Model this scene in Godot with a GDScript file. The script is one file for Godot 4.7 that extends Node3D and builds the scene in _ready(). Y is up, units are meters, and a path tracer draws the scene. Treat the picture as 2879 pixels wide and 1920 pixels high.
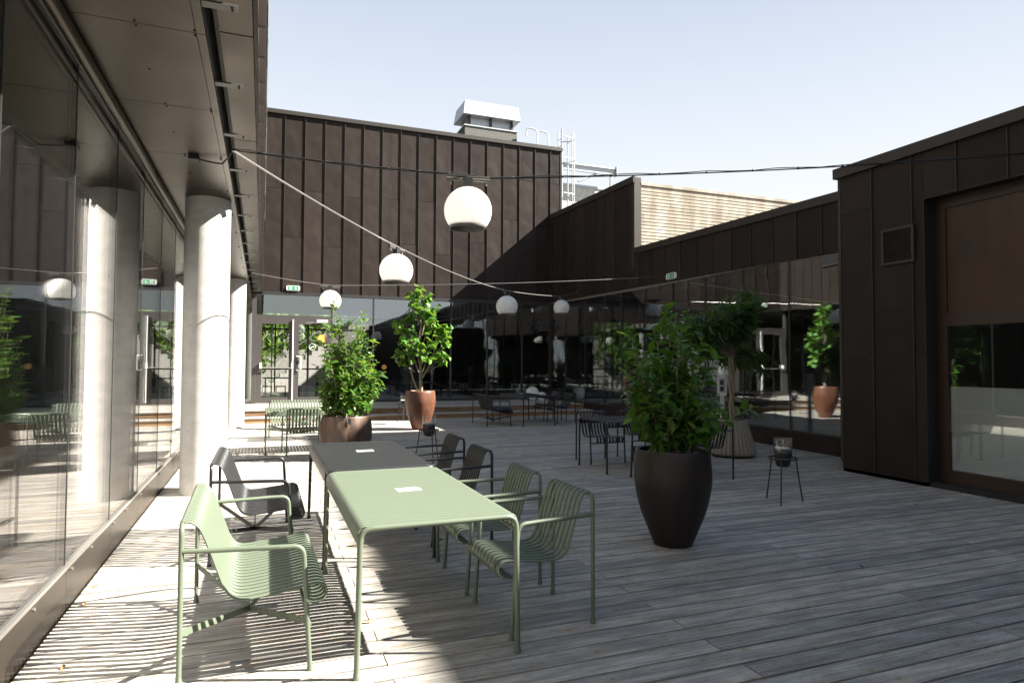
extends Node3D

# ---------------------------------------------------------------- mesh building
class MB:
	var v := PackedVector3Array()
	var n := PackedVector3Array()
	var i := PackedInt32Array()
	func tri(a: Vector3, b: Vector3, c: Vector3) -> void:
		var nn := (b - a).cross(c - a).normalized()
		var k := v.size()
		v.append(a); v.append(b); v.append(c)
		n.append(nn); n.append(nn); n.append(nn)
		i.append(k); i.append(k + 2); i.append(k + 1)
	func quad(a: Vector3, b: Vector3, c: Vector3, d: Vector3) -> void:
		var nn := (c - a).cross(d - b).normalized()
		var k := v.size()
		v.append(a); v.append(b); v.append(c); v.append(d)
		for q in 4: n.append(nn)
		for q in [0, 2, 1, 0, 3, 2]: i.append(k + q)
	func box(c: Vector3, s: Vector3, ax := Vector3.RIGHT, ay := Vector3.UP, az := Vector3.BACK) -> void:
		var x := ax * s.x * 0.5
		var y := ay * s.y * 0.5
		var z := az * s.z * 0.5
		quad(c - x - y + z, c + x - y + z, c + x + y + z, c - x + y + z)
		quad(c + x - y - z, c - x - y - z, c - x + y - z, c + x + y - z)
		quad(c + x - y + z, c + x - y - z, c + x + y - z, c + x + y + z)
		quad(c - x - y - z, c - x - y + z, c - x + y + z, c - x + y - z)
		quad(c - x + y + z, c + x + y + z, c + x + y - z, c - x + y - z)
		quad(c - x - y - z, c + x - y - z, c + x - y + z, c - x - y + z)
	# box from corner to corner
	func bb(a: Vector3, b: Vector3) -> void:
		box((a + b) * 0.5, (b - a).abs())
	# box with its edges along x bevelled on the upper side (a plank)
	func plank(a: Vector3, b: Vector3, e: float) -> void:
		var y0 := a.y
		var y1 := b.y
		var z0 := minf(a.z, b.z)
		var z1 := maxf(a.z, b.z)
		var p := [Vector2(z1, y0), Vector2(z1, y1 - e), Vector2(z1 - e, y1), Vector2(z0 + e, y1), Vector2(z0, y1 - e), Vector2(z0, y0)]
		for k in 6:
			var q: Vector2 = p[k]
			var r: Vector2 = p[(k + 1) % 6]
			quad(Vector3(a.x, q.y, q.x), Vector3(b.x, q.y, q.x), Vector3(b.x, r.y, r.x), Vector3(a.x, r.y, r.x))
		for k in range(1, 5):
			tri(Vector3(b.x, p[0].y, p[0].x), Vector3(b.x, p[k + 1].y, p[k + 1].x) if false else Vector3(b.x, p[k].y, p[k].x), Vector3(b.x, p[k + 1].y, p[k + 1].x))
			tri(Vector3(a.x, p[0].y, p[0].x), Vector3(a.x, p[k + 1].y, p[k + 1].x), Vector3(a.x, p[k].y, p[k].x))
	# rows of points joined into a smooth sheet; closed joins the last column to the first
	func sheet(rows: Array, closed := true) -> void:
		var k0 := v.size()
		var m: int = rows[0].size()
		var acc := PackedVector3Array()
		acc.resize(rows.size() * m)
		var f := []
		for r in rows.size() - 1:
			for c in (m if closed else m - 1):
				var c2 := (c + 1) % m
				var ids := [r * m + c, r * m + c2, (r + 1) * m + c2, (r + 1) * m + c]
				var a: Vector3 = rows[r][c]
				var b: Vector3 = rows[r][c2]
				var cc: Vector3 = rows[r + 1][c2]
				var d: Vector3 = rows[r + 1][c]
				var nn := (cc - a).cross(d - b)
				for q in ids: acc[q] += nn
				f.append(ids)
		for r in rows.size():
			for c in m:
				v.append(rows[r][c])
				n.append(acc[r * m + c].normalized())
		for ids in f:
			for q in [0, 2, 1, 0, 3, 2]: i.append(k0 + ids[q])
	func tube(pts: Array, rad, sides := 8, cap := true) -> void:
		var rows := []
		var prev := Vector3.ZERO
		for k in pts.size():
			var d: Vector3
			if k == 0: d = pts[1] - pts[0]
			elif k == pts.size() - 1: d = pts[k] - pts[k - 1]
			else: d = (pts[k + 1] - pts[k]).normalized() + (pts[k] - pts[k - 1]).normalized()
			d = d.normalized()
			var s := prev
			if k == 0:
				s = d.cross(Vector3.UP if absf(d.y) < 0.9 else Vector3.RIGHT).normalized()
			else:
				s = (s - d * s.dot(d)).normalized()
			prev = s
			var t := d.cross(s)
			var r: float = rad[k] if rad is Array else rad
			var ring := []
			for q in sides:
				var a := TAU * q / sides
				ring.append(pts[k] + (s * cos(a) + t * sin(a)) * r)
			rows.append(ring)
		sheet(rows)
		if cap:
			for q in range(1, sides - 1):
				tri(rows[0][0], rows[0][q + 1], rows[0][q])
				var l = rows[rows.size() - 1]
				tri(l[0], l[q], l[q + 1])
	# profile of (radius, height) turned round the y axis
	func lathe(prof: Array, segs := 32, at := Vector3.ZERO) -> void:
		var rows := []
		for p in prof:
			var ring := []
			for q in segs:
				var a := -TAU * q / segs
				ring.append(at + Vector3(cos(a) * p.x, p.y, sin(a) * p.x))
			rows.append(ring)
		sheet(rows)
	# flat bar with rounded edges bent along a profile in the (x, y) plane, set at z
	func bent(prof: Array, z: float, w: float, t: float) -> void:
		var rows := []
		var cs := [Vector2(-0.5, -0.12), Vector2(-0.42, -0.5), Vector2(0.42, -0.5), Vector2(0.5, -0.12), Vector2(0.5, 0.12), Vector2(0.42, 0.5), Vector2(-0.42, 0.5), Vector2(-0.5, 0.12)]
		for k in prof.size():
			var d: Vector2
			if k == 0: d = prof[1] - prof[0]
			elif k == prof.size() - 1: d = prof[k] - prof[k - 1]
			else: d = (prof[k + 1] - prof[k]).normalized() + (prof[k] - prof[k - 1]).normalized()
			d = d.normalized()
			var up := Vector2(-d.y, d.x)
			var ring := []
			for q in cs:
				var p: Vector2 = prof[k] + up * q.y * t
				ring.append(Vector3(p.x, p.y, z - q.x * w))
			rows.append(ring)
		sheet(rows)
		for q in range(1, 7):
			tri(rows[0][0], rows[0][q + 1], rows[0][q])
			var l = rows[rows.size() - 1]
			tri(l[0], l[q], l[q + 1])
	func mesh(m: Material) -> ArrayMesh:
		var a := []
		a.resize(Mesh.ARRAY_MAX)
		a[Mesh.ARRAY_VERTEX] = v
		a[Mesh.ARRAY_NORMAL] = n
		a[Mesh.ARRAY_INDEX] = i
		var am := ArrayMesh.new()
		am.add_surface_from_arrays(Mesh.PRIMITIVE_TRIANGLES, a)
		am.surface_set_material(0, m)
		return am

# ---------------------------------------------------------------- nodes
var used := {}
var rng := RandomNumberGenerator.new()
var M := {}

func numbered(called: String) -> String:
	if not used.has(called):
		used[called] = 0
		return called
	used[called] += 1
	return "%s_%03d" % [called, used[called]]

func tag(o: Node, label := "", category := "", group := "", kind := "") -> void:
	if label: o.set_meta("label", label)
	if category: o.set_meta("category", category)
	if group: o.set_meta("group", group)
	if kind: o.set_meta("kind", kind)

func thing(called: String, label: String, category: String, at := Vector3.ZERO, turn := 0.0, group := "") -> Node3D:
	var o := Node3D.new()
	o.name = numbered(called)
	add_child(o)
	o.position = at
	o.rotation.y = turn
	tag(o, label, category, group)
	return o

func part(called: String, b: MB, m: Material, parent: Node) -> MeshInstance3D:
	return inst(called, b.mesh(m), parent)

func inst(called: String, mesh: Mesh, parent: Node, at := Transform3D.IDENTITY) -> MeshInstance3D:
	var o := MeshInstance3D.new()
	o.mesh = mesh
	o.name = numbered(called) if parent == self else called
	parent.add_child(o, true)
	o.transform = at
	return o

func bpart(called: String, a: Vector3, b: Vector3, m: Material, parent: Node) -> MeshInstance3D:
	var k := MB.new()
	k.bb(a, b)
	return part(called, k, m, parent)

func tpart(called: String, pts: Array, r, m: Material, parent: Node, sides := 8) -> MeshInstance3D:
	var k := MB.new()
	k.tube(pts, r, sides)
	return part(called, k, m, parent)

func struct(called: String, a: Vector3, b: Vector3, m: Material) -> MeshInstance3D:
	var o := bpart(called, a, b, m, self)
	o.set_meta("kind", "structure")
	return o

func copy(src: Node3D, at: Vector3, turn: float, label: String) -> Node3D:
	var c: Node3D = src.duplicate()
	c.name = numbered(String(src.name))
	add_child(c)
	c.position = at
	c.rotation.y = turn
	c.set_meta("label", label)
	return c

# corner points rounded with radius r (for bent tubes)
func bend(pts: Array, r: float, steps := 5) -> Array:
	var out := [pts[0]]
	for k in range(1, pts.size() - 1):
		var p: Vector3 = pts[k]
		var a: Vector3 = (pts[k - 1] - p).normalized()
		var b: Vector3 = (pts[k + 1] - p).normalized()
		var rr := minf(r, minf((pts[k - 1] - p).length(), (pts[k + 1] - p).length()) * 0.49)
		for q in steps + 1:
			var t := float(q) / steps
			var p0 := p + a * rr
			var p2 := p + b * rr
			out.append(p0.lerp(p, t).lerp(p.lerp(p2, t), t))
	out.append(pts[pts.size() - 1])
	return out

# smooth curve through 2D points
func spline(p: Array, per := 4) -> Array:
	var out := []
	for k in p.size() - 1:
		var a: Vector2 = p[maxi(k - 1, 0)]
		var b: Vector2 = p[k]
		var c: Vector2 = p[k + 1]
		var d: Vector2 = p[mini(k + 2, p.size() - 1)]
		for q in per:
			out.append(b.cubic_interpolate(c, a, d, float(q) / per))
	out.append(p[p.size() - 1])
	return out

# ---------------------------------------------------------------- materials
func lin(r: float, g: float, b: float) -> Color:
	return Color(r, g, b).linear_to_srgb()

func mat(c: Color, rough := 0.6, metal := 0.0) -> StandardMaterial3D:
	var m := StandardMaterial3D.new()
	m.albedo_color = c
	m.roughness = rough
	m.metallic = metal
	return m

func noise_img(w: int, h: int, seed_: int, freq: float, oct := 4) -> Image:
	var f := FastNoiseLite.new()
	f.seed = seed_
	f.noise_type = FastNoiseLite.TYPE_SIMPLEX_SMOOTH
	f.frequency = freq
	f.fractal_octaves = oct
	return f.get_seamless_image(w, h)

func tri_mat(m: StandardMaterial3D, tex: Texture2D, s: Vector3, off := Vector3.ZERO, world := true) -> StandardMaterial3D:
	m.albedo_texture = tex
	m.uv1_triplanar = true
	m.uv1_world_triplanar = world
	m.uv1_scale = s
	m.uv1_offset = off
	return m

func wood_images() -> Array:
	var w := 1024
	var h := 512
	var a := noise_img(40, 512, 3, 0.075, 3)
	a.resize(w, h, Image.INTERPOLATE_CUBIC)
	var b := noise_img(64, 256, 7, 0.06, 3)
	b.resize(w, h, Image.INTERPOLATE_CUBIC)
	var c := noise_img(256, 256, 11, 0.02, 4)
	c.resize(w, h, Image.INTERPOLATE_CUBIC)
	var fine := noise_img(160, 512, 21, 0.25, 2)
	fine.resize(w, h, Image.INTERPOLATE_CUBIC)
	a.convert(Image.FORMAT_L8); b.convert(Image.FORMAT_L8); c.convert(Image.FORMAT_L8); fine.convert(Image.FORMAT_L8)
	var da := a.get_data()
	var db := b.get_data()
	var dc := c.get_data()
	var df := fine.get_data()
	var val := PackedFloat32Array()
	val.resize(w * h)
	for k in w * h:
		var x := 0.26 * da[k] / 255.0 + 0.20 * db[k] / 255.0 + 0.26 * dc[k] / 255.0 + 0.28 * df[k] / 255.0
		val[k] = clampf(0.5 + (x - 0.5) * 2.3, 0.0, 1.0)
	# knots and checks
	var warm := PackedFloat32Array()
	warm.resize(w * h)
	var r := RandomNumberGenerator.new()
	r.seed = 5
	for q in 30:
		var cx := r.randi_range(0, w - 1)
		var cy := r.randi_range(0, h - 1)
		var rx := r.randf_range(5.0, 11.0)
		var ry := rx * r.randf_range(0.9, 1.5)
		for dy in range(-44, 45):
			for dx in range(-44, 45):
				var e := sqrt(pow(dx / (rx * 1.3), 2) + pow(dy / (ry * 1.6), 2))
				if e < 2.2:
					var id := posmod(cy + dy, h) * w + posmod(cx + dx, w)
					var ring := 0.5 + 0.5 * sin(e * 9.0)
					var f := clampf(1.25 - e * 0.6, 0.0, 1.0)
					val[id] = lerpf(val[id], 0.28 + 0.35 * ring if e > 0.55 else 0.16, f * 0.75)
					warm[id] = maxf(warm[id], f * 0.8)
	for q in 26:
		var sx := r.randi_range(0, w - 1)
		var sy := r.randi_range(0, h - 1)
		for e in r.randi_range(3, 9):
			val[posmod(sy + r.randi_range(-2, 2), h) * w + posmod(sx + r.randi_range(-3, 3), w)] = 1.6
	for q in 60:
		var x0 := r.randi_range(0, w - 1)
		var y0 := r.randi_range(0, h - 1)
		var ln := r.randi_range(20, 110)
		for s in ln:
			var id := posmod(y0 + int(2.0 * sin(s * 0.03 + q)), h) * w + posmod(x0 + s, w)
			val[id] *= 0.55
	var img := Image.create(w, h, false, Image.FORMAT_RGB8)
	var hgt := Image.create(w, h, false, Image.FORMAT_RGB8)
	for y in h:
		for x in w:
			var id := y * w + x
			var t := val[id]
			var wv := warm[id]
			var g := 0.62 + 0.38 * t
			img.set_pixel(x, y, Color(g * (1.0 + 0.05 * wv), g * (1.0 - 0.03 * wv), g * (1.0 - 0.10 * wv)))
			hgt.set_pixel(x, y, Color(t, t, t))
	hgt.bump_map_to_normal_map(2.0)
	img.generate_mipmaps()
	return [ImageTexture.create_from_image(img), ImageTexture.create_from_image(hgt)]

func blotch_tex(seed_: int, lo: float, hi: float, freq := 0.012, pits := 0, streak := false, tint := Color(1, 1, 1)) -> ImageTexture:
	var s := 512
	var a := noise_img(s, 64 if streak else s, seed_, freq, 5)
	if streak: a.resize(s, s, Image.INTERPOLATE_CUBIC)
	var b := noise_img(s, s, seed_ + 9, 0.09, 3)
	a.convert(Image.FORMAT_L8); b.convert(Image.FORMAT_L8)
	var da := a.get_data()
	var db := b.get_data()
	var img := Image.create(s, s, false, Image.FORMAT_RGB8)
	for k in s * s:
		var t := clampf(0.5 + (0.75 * da[k] / 255.0 + 0.25 * db[k] / 255.0 - 0.5) * 1.6, 0.0, 1.0)
		var g := lerpf(lo, hi, t)
		img.set_pixel(k % s, k / s, Color(g, g, g).lerp(Color(g * tint.r, g * tint.g, g * tint.b), 1.0 - t))
	var r := RandomNumberGenerator.new()
	r.seed = seed_
	for q in pits:
		var cx := r.randi_range(4, s - 5)
		var cy := r.randi_range(4, s - 5)
		var rr := r.randf_range(0.6, 2.6)
		for dy in range(-3, 4):
			for dx in range(-3, 4):
				if dx * dx + dy * dy < rr * rr:
					img.set_pixel(cx + dx, cy + dy, Color(0.3, 0.28, 0.26))
	return ImageTexture.create_from_image(img)

func setup_materials() -> void:
	var wi := wood_images()
	M.deck = []
	var tints := [[0.300, 0.282, 0.256], [0.270, 0.254, 0.234], [0.332, 0.310, 0.278], [0.250, 0.239, 0.224], [0.308, 0.293, 0.270], [0.300, 0.274, 0.240], [0.236, 0.225, 0.210], [0.345, 0.323, 0.292]]
	for k in 8:
		var m := mat(lin(tints[k][0] * 1.60, tints[k][1] * 1.59, tints[k][2] * 1.57), 0.66)
		tri_mat(m, wi[0], Vector3(0.37, 2.0, 1.65), Vector3(0.137 * k, 0.31 * k, 0.083 + 0.217 * k))
		m.normal_enabled = true
		m.normal_texture = wi[1]
		m.normal_scale = 0.3
		m.metallic_specular = 0.45
		M.deck.append(m)
	M.riser = []
	for k in 3:
		var m := mat(lin(0.46 - 0.05 * k, 0.27 - 0.03 * k, 0.13 - 0.01 * k), 0.7)
		tri_mat(m, wi[0], Vector3(0.37, 3.0, 1.65), Vector3(0.2 * k, 0.13 * k, 0.1))
		M.riser.append(m)
	var stain := blotch_tex(31, 0.74, 1.0, 0.014, 30, false, Color(1.0, 0.96, 0.90))
	M.timber = []
	for k in 3:
		M.timber.append(tri_mat(mat(lin(0.47 - 0.03 * k, 0.435 - 0.03 * k, 0.375 - 0.025 * k), 0.8), stain, Vector3(0.30, 0.06, 0.30)))
	M.timber_back = mat(lin(0.30, 0.27, 0.22), 0.9)
	var wave := wave_tex()
	M.clad = []
	var ct := blotch_tex(41, 0.92, 1.0, 0.006)
	for k in 4:
		M.clad.append(tri_mat(mat(lin(0.0285 + 0.0036 * k, 0.0222 + 0.0029 * k, 0.0200 + 0.0025 * k), 0.42), ct, Vector3(0.5, 0.35, 0.5), Vector3(0.2 * k, 0.37 * k, 0.1)))
		M.clad[k].metallic_specular = 0.24
		M.clad[k].normal_enabled = true
		M.clad[k].normal_texture = wave
		M.clad[k].normal_scale = 0.2
	M.cap = mat(lin(0.030, 0.025, 0.021), 0.45)
	M.seam = mat(lin(0.033, 0.027, 0.023), 0.45)
	M.frame = mat(lin(0.035, 0.033, 0.033), 0.45, 0.2)
	M.door = mat(lin(0.062, 0.056, 0.054), 0.45, 0.1)
	M.gasket = mat(lin(0.012, 0.012, 0.012), 0.6)
	M.bronze = tri_mat(mat(lin(0.068, 0.054, 0.039), 0.36, 0.85), blotch_tex(51, 0.86, 1.0, 0.006), Vector3(0.6, 0.6, 0.6))
	M.steel = mat(lin(0.52, 0.50, 0.47), 0.35, 0.9)
	M.fitting = mat(lin(0.10, 0.094, 0.085), 0.45, 0.5)
	M.galv = tri_mat(mat(lin(0.55, 0.58, 0.60), 0.42, 0.6), blotch_tex(53, 0.8, 1.0, 0.03), Vector3(1.2, 1.2, 1.2))
	M.dark_steel = mat(lin(0.05, 0.047, 0.043), 0.5, 0.4)
	M.black = mat(lin(0.012, 0.012, 0.013), 0.5)
	M.rubber = mat(lin(0.02, 0.02, 0.02), 0.8)
	M.concrete = tri_mat(mat(lin(0.52, 0.505, 0.48), 0.85), blotch_tex(61, 0.88, 1.0, 0.012, 40), Vector3(0.8, 0.8, 0.8))
	M.felt = tri_mat(mat(lin(0.22, 0.215, 0.20), 0.95), blotch_tex(62, 0.5, 1.0, 0.04, 0), Vector3(1, 1, 1))
	M.green = mat(lin(0.106, 0.131, 0.093), 0.38)
	M.anth = mat(lin(0.0165, 0.017, 0.018), 0.36)
	M.anth_pad = mat(lin(0.018, 0.020, 0.026), 0.9)
	M.opal = mat(lin(0.92, 0.915, 0.90), 0.12)
	M.opal.backlight_enabled = true
	M.opal.backlight = Color(1.0, 1.0, 0.99)
	M.opal.clearcoat_enabled = true
	M.opal.clearcoat = 0.5
	M.opal.clearcoat_roughness = 0.08
	M.opal_cap = mat(lin(0.17, 0.16, 0.15), 0.5, 0.3)
	M.white = mat(lin(0.74, 0.74, 0.73), 0.5)
	M.card = mat(lin(0.80, 0.80, 0.79), 0.6)
	M.grey_box = mat(lin(0.50, 0.51, 0.50), 0.5)
	M.sign_green = mat(lin(0.02, 0.26, 0.12), 0.4)
	M.orange = mat(lin(0.75, 0.36, 0.08), 0.5)
	M.glass = coated(Color(0.86, 0.90, 0.88, 0.17), wave)
	M.glass.normal_enabled = false
	M.glass_dark = coated(Color(0.84, 0.87, 0.88, 0.20), wave)
	M.pane = mat(Color(0.05, 0.056, 0.053, 0.10), 0.0)
	M.pane.transparency = BaseMaterial3D.TRANSPARENCY_ALPHA
	M.tint = mat(Color(0.03, 0.033, 0.035, 0.30), 0.0)
	M.tint.transparency = BaseMaterial3D.TRANSPARENCY_ALPHA
	M.clear = mat(Color(0.5, 0.52, 0.52, 0.04), 0.02)
	M.clear.transparency = BaseMaterial3D.TRANSPARENCY_ALPHA
	M.film = mat(lin(0.42, 0.44, 0.42), 0.10)
	M.brown_panel = tri_mat(mat(lin(0.058, 0.025, 0.009), 0.35), blotch_tex(71, 0.7, 1.0, 0.01, 4, true), Vector3(0.5, 0.5, 0.5))
	M.brown_frame = mat(lin(0.036, 0.018, 0.011), 0.4)
	M.rust = tri_mat(mat(lin(0.185, 0.076, 0.043), 0.42), blotch_tex(81, 0.62, 1.0, 0.012, 0, true), Vector3(0.9, 0.9, 0.9), Vector3.ZERO, false)
	M.planter = tri_mat(mat(lin(0.175, 0.112, 0.080), 0.42), blotch_tex(82, 0.55, 1.0, 0.014, 0, true), Vector3(0.9, 0.9, 0.9), Vector3.ZERO, false)
	M.dark_pot = tri_mat(mat(lin(0.025, 0.015, 0.0115), 0.48), blotch_tex(83, 0.6, 1.0, 0.012, 0, true), Vector3(0.9, 0.9, 0.9), Vector3.ZERO, false)
	M.gravel = []
	for k in 4:
		M.gravel.append(mat(lin(0.32 + 0.08 * k, 0.29 + 0.08 * k, 0.25 + 0.07 * k), 0.9))
	M.soil = mat(lin(0.06, 0.045, 0.03), 0.95)
	M.wicker = [mat(lin(0.24, 0.21, 0.18), 0.8), mat(lin(0.17, 0.15, 0.13), 0.8), mat(lin(0.31, 0.28, 0.24), 0.8)]
	M.bark = tri_mat(mat(lin(0.38, 0.32, 0.23), 0.85), blotch_tex(91, 0.5, 1.0, 0.03), Vector3(3, 1.2, 3))
	M.interior = mat(lin(0.15, 0.14, 0.13), 0.8)
	M.interior_floor = mat(lin(0.13, 0.11, 0.095), 0.5)
	M.interior_ceil = mat(lin(0.16, 0.16, 0.16), 0.9)
	M.curtain = mat(lin(0.55, 0.55, 0.54), 0.9)
	M.ground = tri_mat(mat(lin(0.20, 0.20, 0.17), 0.95), blotch_tex(95, 0.6, 1.0, 0.02), Vector3(0.2, 0.2, 0.2))
	M.house = tri_mat(mat(lin(0.36, 0.35, 0.32), 0.85), blotch_tex(97, 0.85, 1.0, 0.02), Vector3(0.3, 0.3, 0.3))
	M.plaster = tri_mat(mat(lin(0.62, 0.61, 0.58), 0.85), blotch_tex(96, 0.85, 1.0, 0.02), Vector3(0.3, 0.3, 0.3))

func wave_tex() -> ImageTexture:
	var a := noise_img(256, 256, 17, 0.012, 2)
	a.convert(Image.FORMAT_RGB8)
	a.bump_map_to_normal_map(6.0)
	return ImageTexture.create_from_image(a)

# sun-control glass: a thin part-mirror that lets the rest of the light straight through
func coated(c: Color, wave: Texture2D) -> StandardMaterial3D:
	var m := mat(c, 0.0, 1.0)
	m.transparency = BaseMaterial3D.TRANSPARENCY_ALPHA
	var one := Image.create(4, 4, false, Image.FORMAT_RGB8)
	one.fill(Color.WHITE)
	m.albedo_texture = ImageTexture.create_from_image(one)
	m.uv1_triplanar = true
	m.uv1_world_triplanar = true
	m.uv1_scale = Vector3(0.35, 0.25, 0.35)
	m.normal_enabled = true
	m.normal_texture = wave
	m.normal_scale = 0.012
	return m

func leaf_mat(r: float, g: float, b: float, rough: float) -> StandardMaterial3D:
	var m := mat(lin(r, g, b), rough)
	m.backlight_enabled = true
	m.backlight = Color(0.38, 0.50, 0.14)
	m.metallic_specular = 0.3
	return m

# ---------------------------------------------------------------- entry
const ZF := -21.6        # face of the far hall
const XG := -1.15        # face of the glazed front on the left
const XB := 8.08         # face of the block on the right
const PLAT := 0.28       # height of the raised deck in front of the hall

func wing_x(z: float) -> float:
	return 9.25 + (9.86 - 9.25) * (z + 8.3) / (ZF + 8.3)

func _ready() -> void:
	rng.seed = 20
	# camera
	var cam := Camera3D.new()
	cam.name = "camera"
	cam.fov = rad_to_deg(2.0 * atan(960.0 / 1816.0))
	cam.near = 0.05
	cam.far = 2000.0
	add_child(cam)
	cam.position = Vector3(0, 1.575, 0)
	cam.rotation_order = EULER_ORDER_YXZ
	cam.rotation = Vector3(deg_to_rad(1.930), deg_to_rad(-21.113), deg_to_rad(0.244))
	cam.current = true
	# sky and exposure
	var env := Environment.new()
	env.background_mode = Environment.BG_SKY
	var sm := ProceduralSkyMaterial.new()
	sm.sky_top_color = lin(0.000, 0.031, 0.084)
	sm.sky_horizon_color = lin(0.222, 0.2245, 0.2245)
	sm.sky_curve = 0.60
	sm.ground_bottom_color = lin(0.05, 0.05, 0.047)
	sm.ground_horizon_color = lin(0.12, 0.12, 0.115)
	sm.sun_angle_max = 0.0
	sm.sun_curve = 0.05
	var sky := Sky.new()
	sky.sky_material = sm
	env.sky = sky
	env.tonemap_mode = Environment.TONE_MAPPER_LINEAR
	env.tonemap_exposure = 5.6
	env.sdfgi_enabled = true
	env.ssao_enabled = true
	env.ssil_enabled = true
	var we := WorldEnvironment.new()
	we.name = "world_environment"
	we.environment = env
	add_child(we)
	# sun
	var sun := DirectionalLight3D.new()
	sun.name = "sun"
	sun.light_energy = 1.6
	sun.light_color = Color(1.0, 0.972, 0.925)
	sun.light_angular_distance = 0.53
	sun.shadow_enabled = true
	add_child(sun)
	sun.look_at_from_position(Vector3.ZERO, Vector3(-1.0, -0.869, -0.355), Vector3.UP)

	setup_materials()
	build_ground()
	build_deck()
	build_left_building()
	build_hall()
	build_wing()
	build_block()
	build_surroundings()
	build_furniture()
	build_lights()
	build_pots()
	build_small()

# ---------------------------------------------------------------- setting
func build_ground() -> void:
	var b := MB.new()
	b.quad(Vector3(-400, -0.2, 400), Vector3(400, -0.2, 400), Vector3(400, -0.2, -400), Vector3(-400, -0.2, -400))
	part("ground", b, M.ground, self).set_meta("kind", "structure")

func build_deck() -> void:
	var deck := Node3D.new()
	deck.name = "deck"
	add_child(deck)
	tag(deck, "weathered wooden deck of long grey boards", "", "", "structure")
	var r := RandomNumberGenerator.new()
	r.seed = 4
	var rest := []
	for k in 8: rest.append(MB.new())
	var cache := {}
	for row in range(-42, 91):
		var z := -3.504 - 0.16 * row
		if z < -17.92: continue
		var xmax := XB + 0.25 if z > -7.3 else wing_x(z) - 0.002
		var first := 0.634 if posmod(row, 2) == 0 else 2.385
		var cuts := [-1.128]
		var x := first
		while x < xmax - 0.25:
			cuts.append(x)
			x += 3.5
		cuts.append(xmax)
		for c in cuts.size() - 1:
			var x0: float = cuts[c] + (0.0035 if c > 0 else 0.0)
			var x1: float = cuts[c + 1] - (0.0035 if c < cuts.size() - 2 else 0.0)
			var dy := r.randf_range(-0.0012, 0.0012)
			var kind := r.randi() % 8
			if z < -1.8 and z > -13.9:
				var len_ := x1 - x0
				var key := "%d" % int(round(len_ * 1000))
				if not cache.has(key):
					var b := MB.new()
					b.plank(Vector3(0, -0.045, 0.0716), Vector3(len_, 0, -0.0716), 0.0015)
					cache[key] = b.mesh(M.deck[0])
				var o := inst("board", cache[key], deck, Transform3D(Basis.IDENTITY, Vector3(x0, dy, z)))
				o.set_surface_override_material(0, M.deck[kind])
			else:
				rest[kind].plank(Vector3(x0, dy - 0.045, z + 0.0716), Vector3(x1, dy, z - 0.0716), 0.0015)
	var all := ArrayMesh.new()
	for k in 8:
		var a := []
		a.resize(Mesh.ARRAY_MAX)
		a[Mesh.ARRAY_VERTEX] = rest[k].v
		a[Mesh.ARRAY_NORMAL] = rest[k].n
		a[Mesh.ARRAY_INDEX] = rest[k].i
		all.add_surface_from_arrays(Mesh.PRIMITIVE_TRIANGLES, a)
		all.surface_set_material(k, M.deck[k])
	inst("boards", all, deck).set_meta("kind", "stuff")
	# two broad steps up to the hall
	var st := Node3D.new()
	st.name = "deck_steps"
	add_child(st)
	tag(st, "two wide wooden steps and raised deck in front of the hall", "", "", "structure")
	var xl := -1.128
	for lv in 2:
		var zf: float = [-17.95, -18.70][lv]
		var yt: float = [0.135, PLAT][lv]
		var y0: float = [0.0, 0.135][lv]
		var xr := wing_x(zf) - 0.003
		# riser in two boards, set back under the nosing
		var hgt := yt - 0.028 - y0
		for q in 2:
			var b := MB.new()
			b.plank(Vector3(xl, y0 + hgt * 0.5 * q + 0.002, zf - 0.02), Vector3(xr, y0 + hgt * 0.5 * (q + 1) - 0.003, zf - 0.045), 0.002)
			part("riser_board", b, M.riser[(lv + q) % 3], st)
		var zend := -18.72 if lv == 0 else ZF + 0.02
		var z := zf
		var k := 0
		while z - 0.15 > zend - 0.02:
			var cut := r.randf_range(1.5, 5.5)
			for sgm in [[xl, cut - 0.002], [cut + 0.002, xr]]:
				var b := MB.new()
				b.plank(Vector3(sgm[0], yt - 0.028, z), Vector3(sgm[1], yt, z - 0.154), 0.003)
				part("board", b, M.deck[(k * 3 + lv) % 8], st)
			z -= 0.16
			k += 1

# standing-seam cladding on a plane: origin o (bottom), u along, w outward
func panel(called: String, o: Vector3, u: Vector3, w: Vector3, x0: float, x1: float, y0: float, y1a: float, y1b: float, t: float, m: Material, parent: Node) -> MeshInstance3D:
	var b := MB.new()
	var p := [o + u * x0 + Vector3.UP * y0, o + u * x1 + Vector3.UP * y0, o + u * x1 + Vector3.UP * y1b, o + u * x0 + Vector3.UP * y1a]
	var q := []
	for k in p: q.append(k + w * t)
	var flip := u.cross(Vector3.UP).dot(w) < 0
	var f := func(a, bb, c, d):
		if flip: b.quad(a, d, c, bb)
		else: b.quad(a, bb, c, d)
	f.call(q[0], q[1], q[2], q[3])
	for k in 4: f.call(p[k], p[(k + 1) % 4], q[(k + 1) % 4], q[k])
	f.call(p[1], p[0], p[3], p[2])
	return part(called, b, m, parent)

func pane(parent: Node, a: Vector3, b: Vector3, m: Material) -> MeshInstance3D:
	return bpart("pane", a, b, m, parent)

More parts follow.
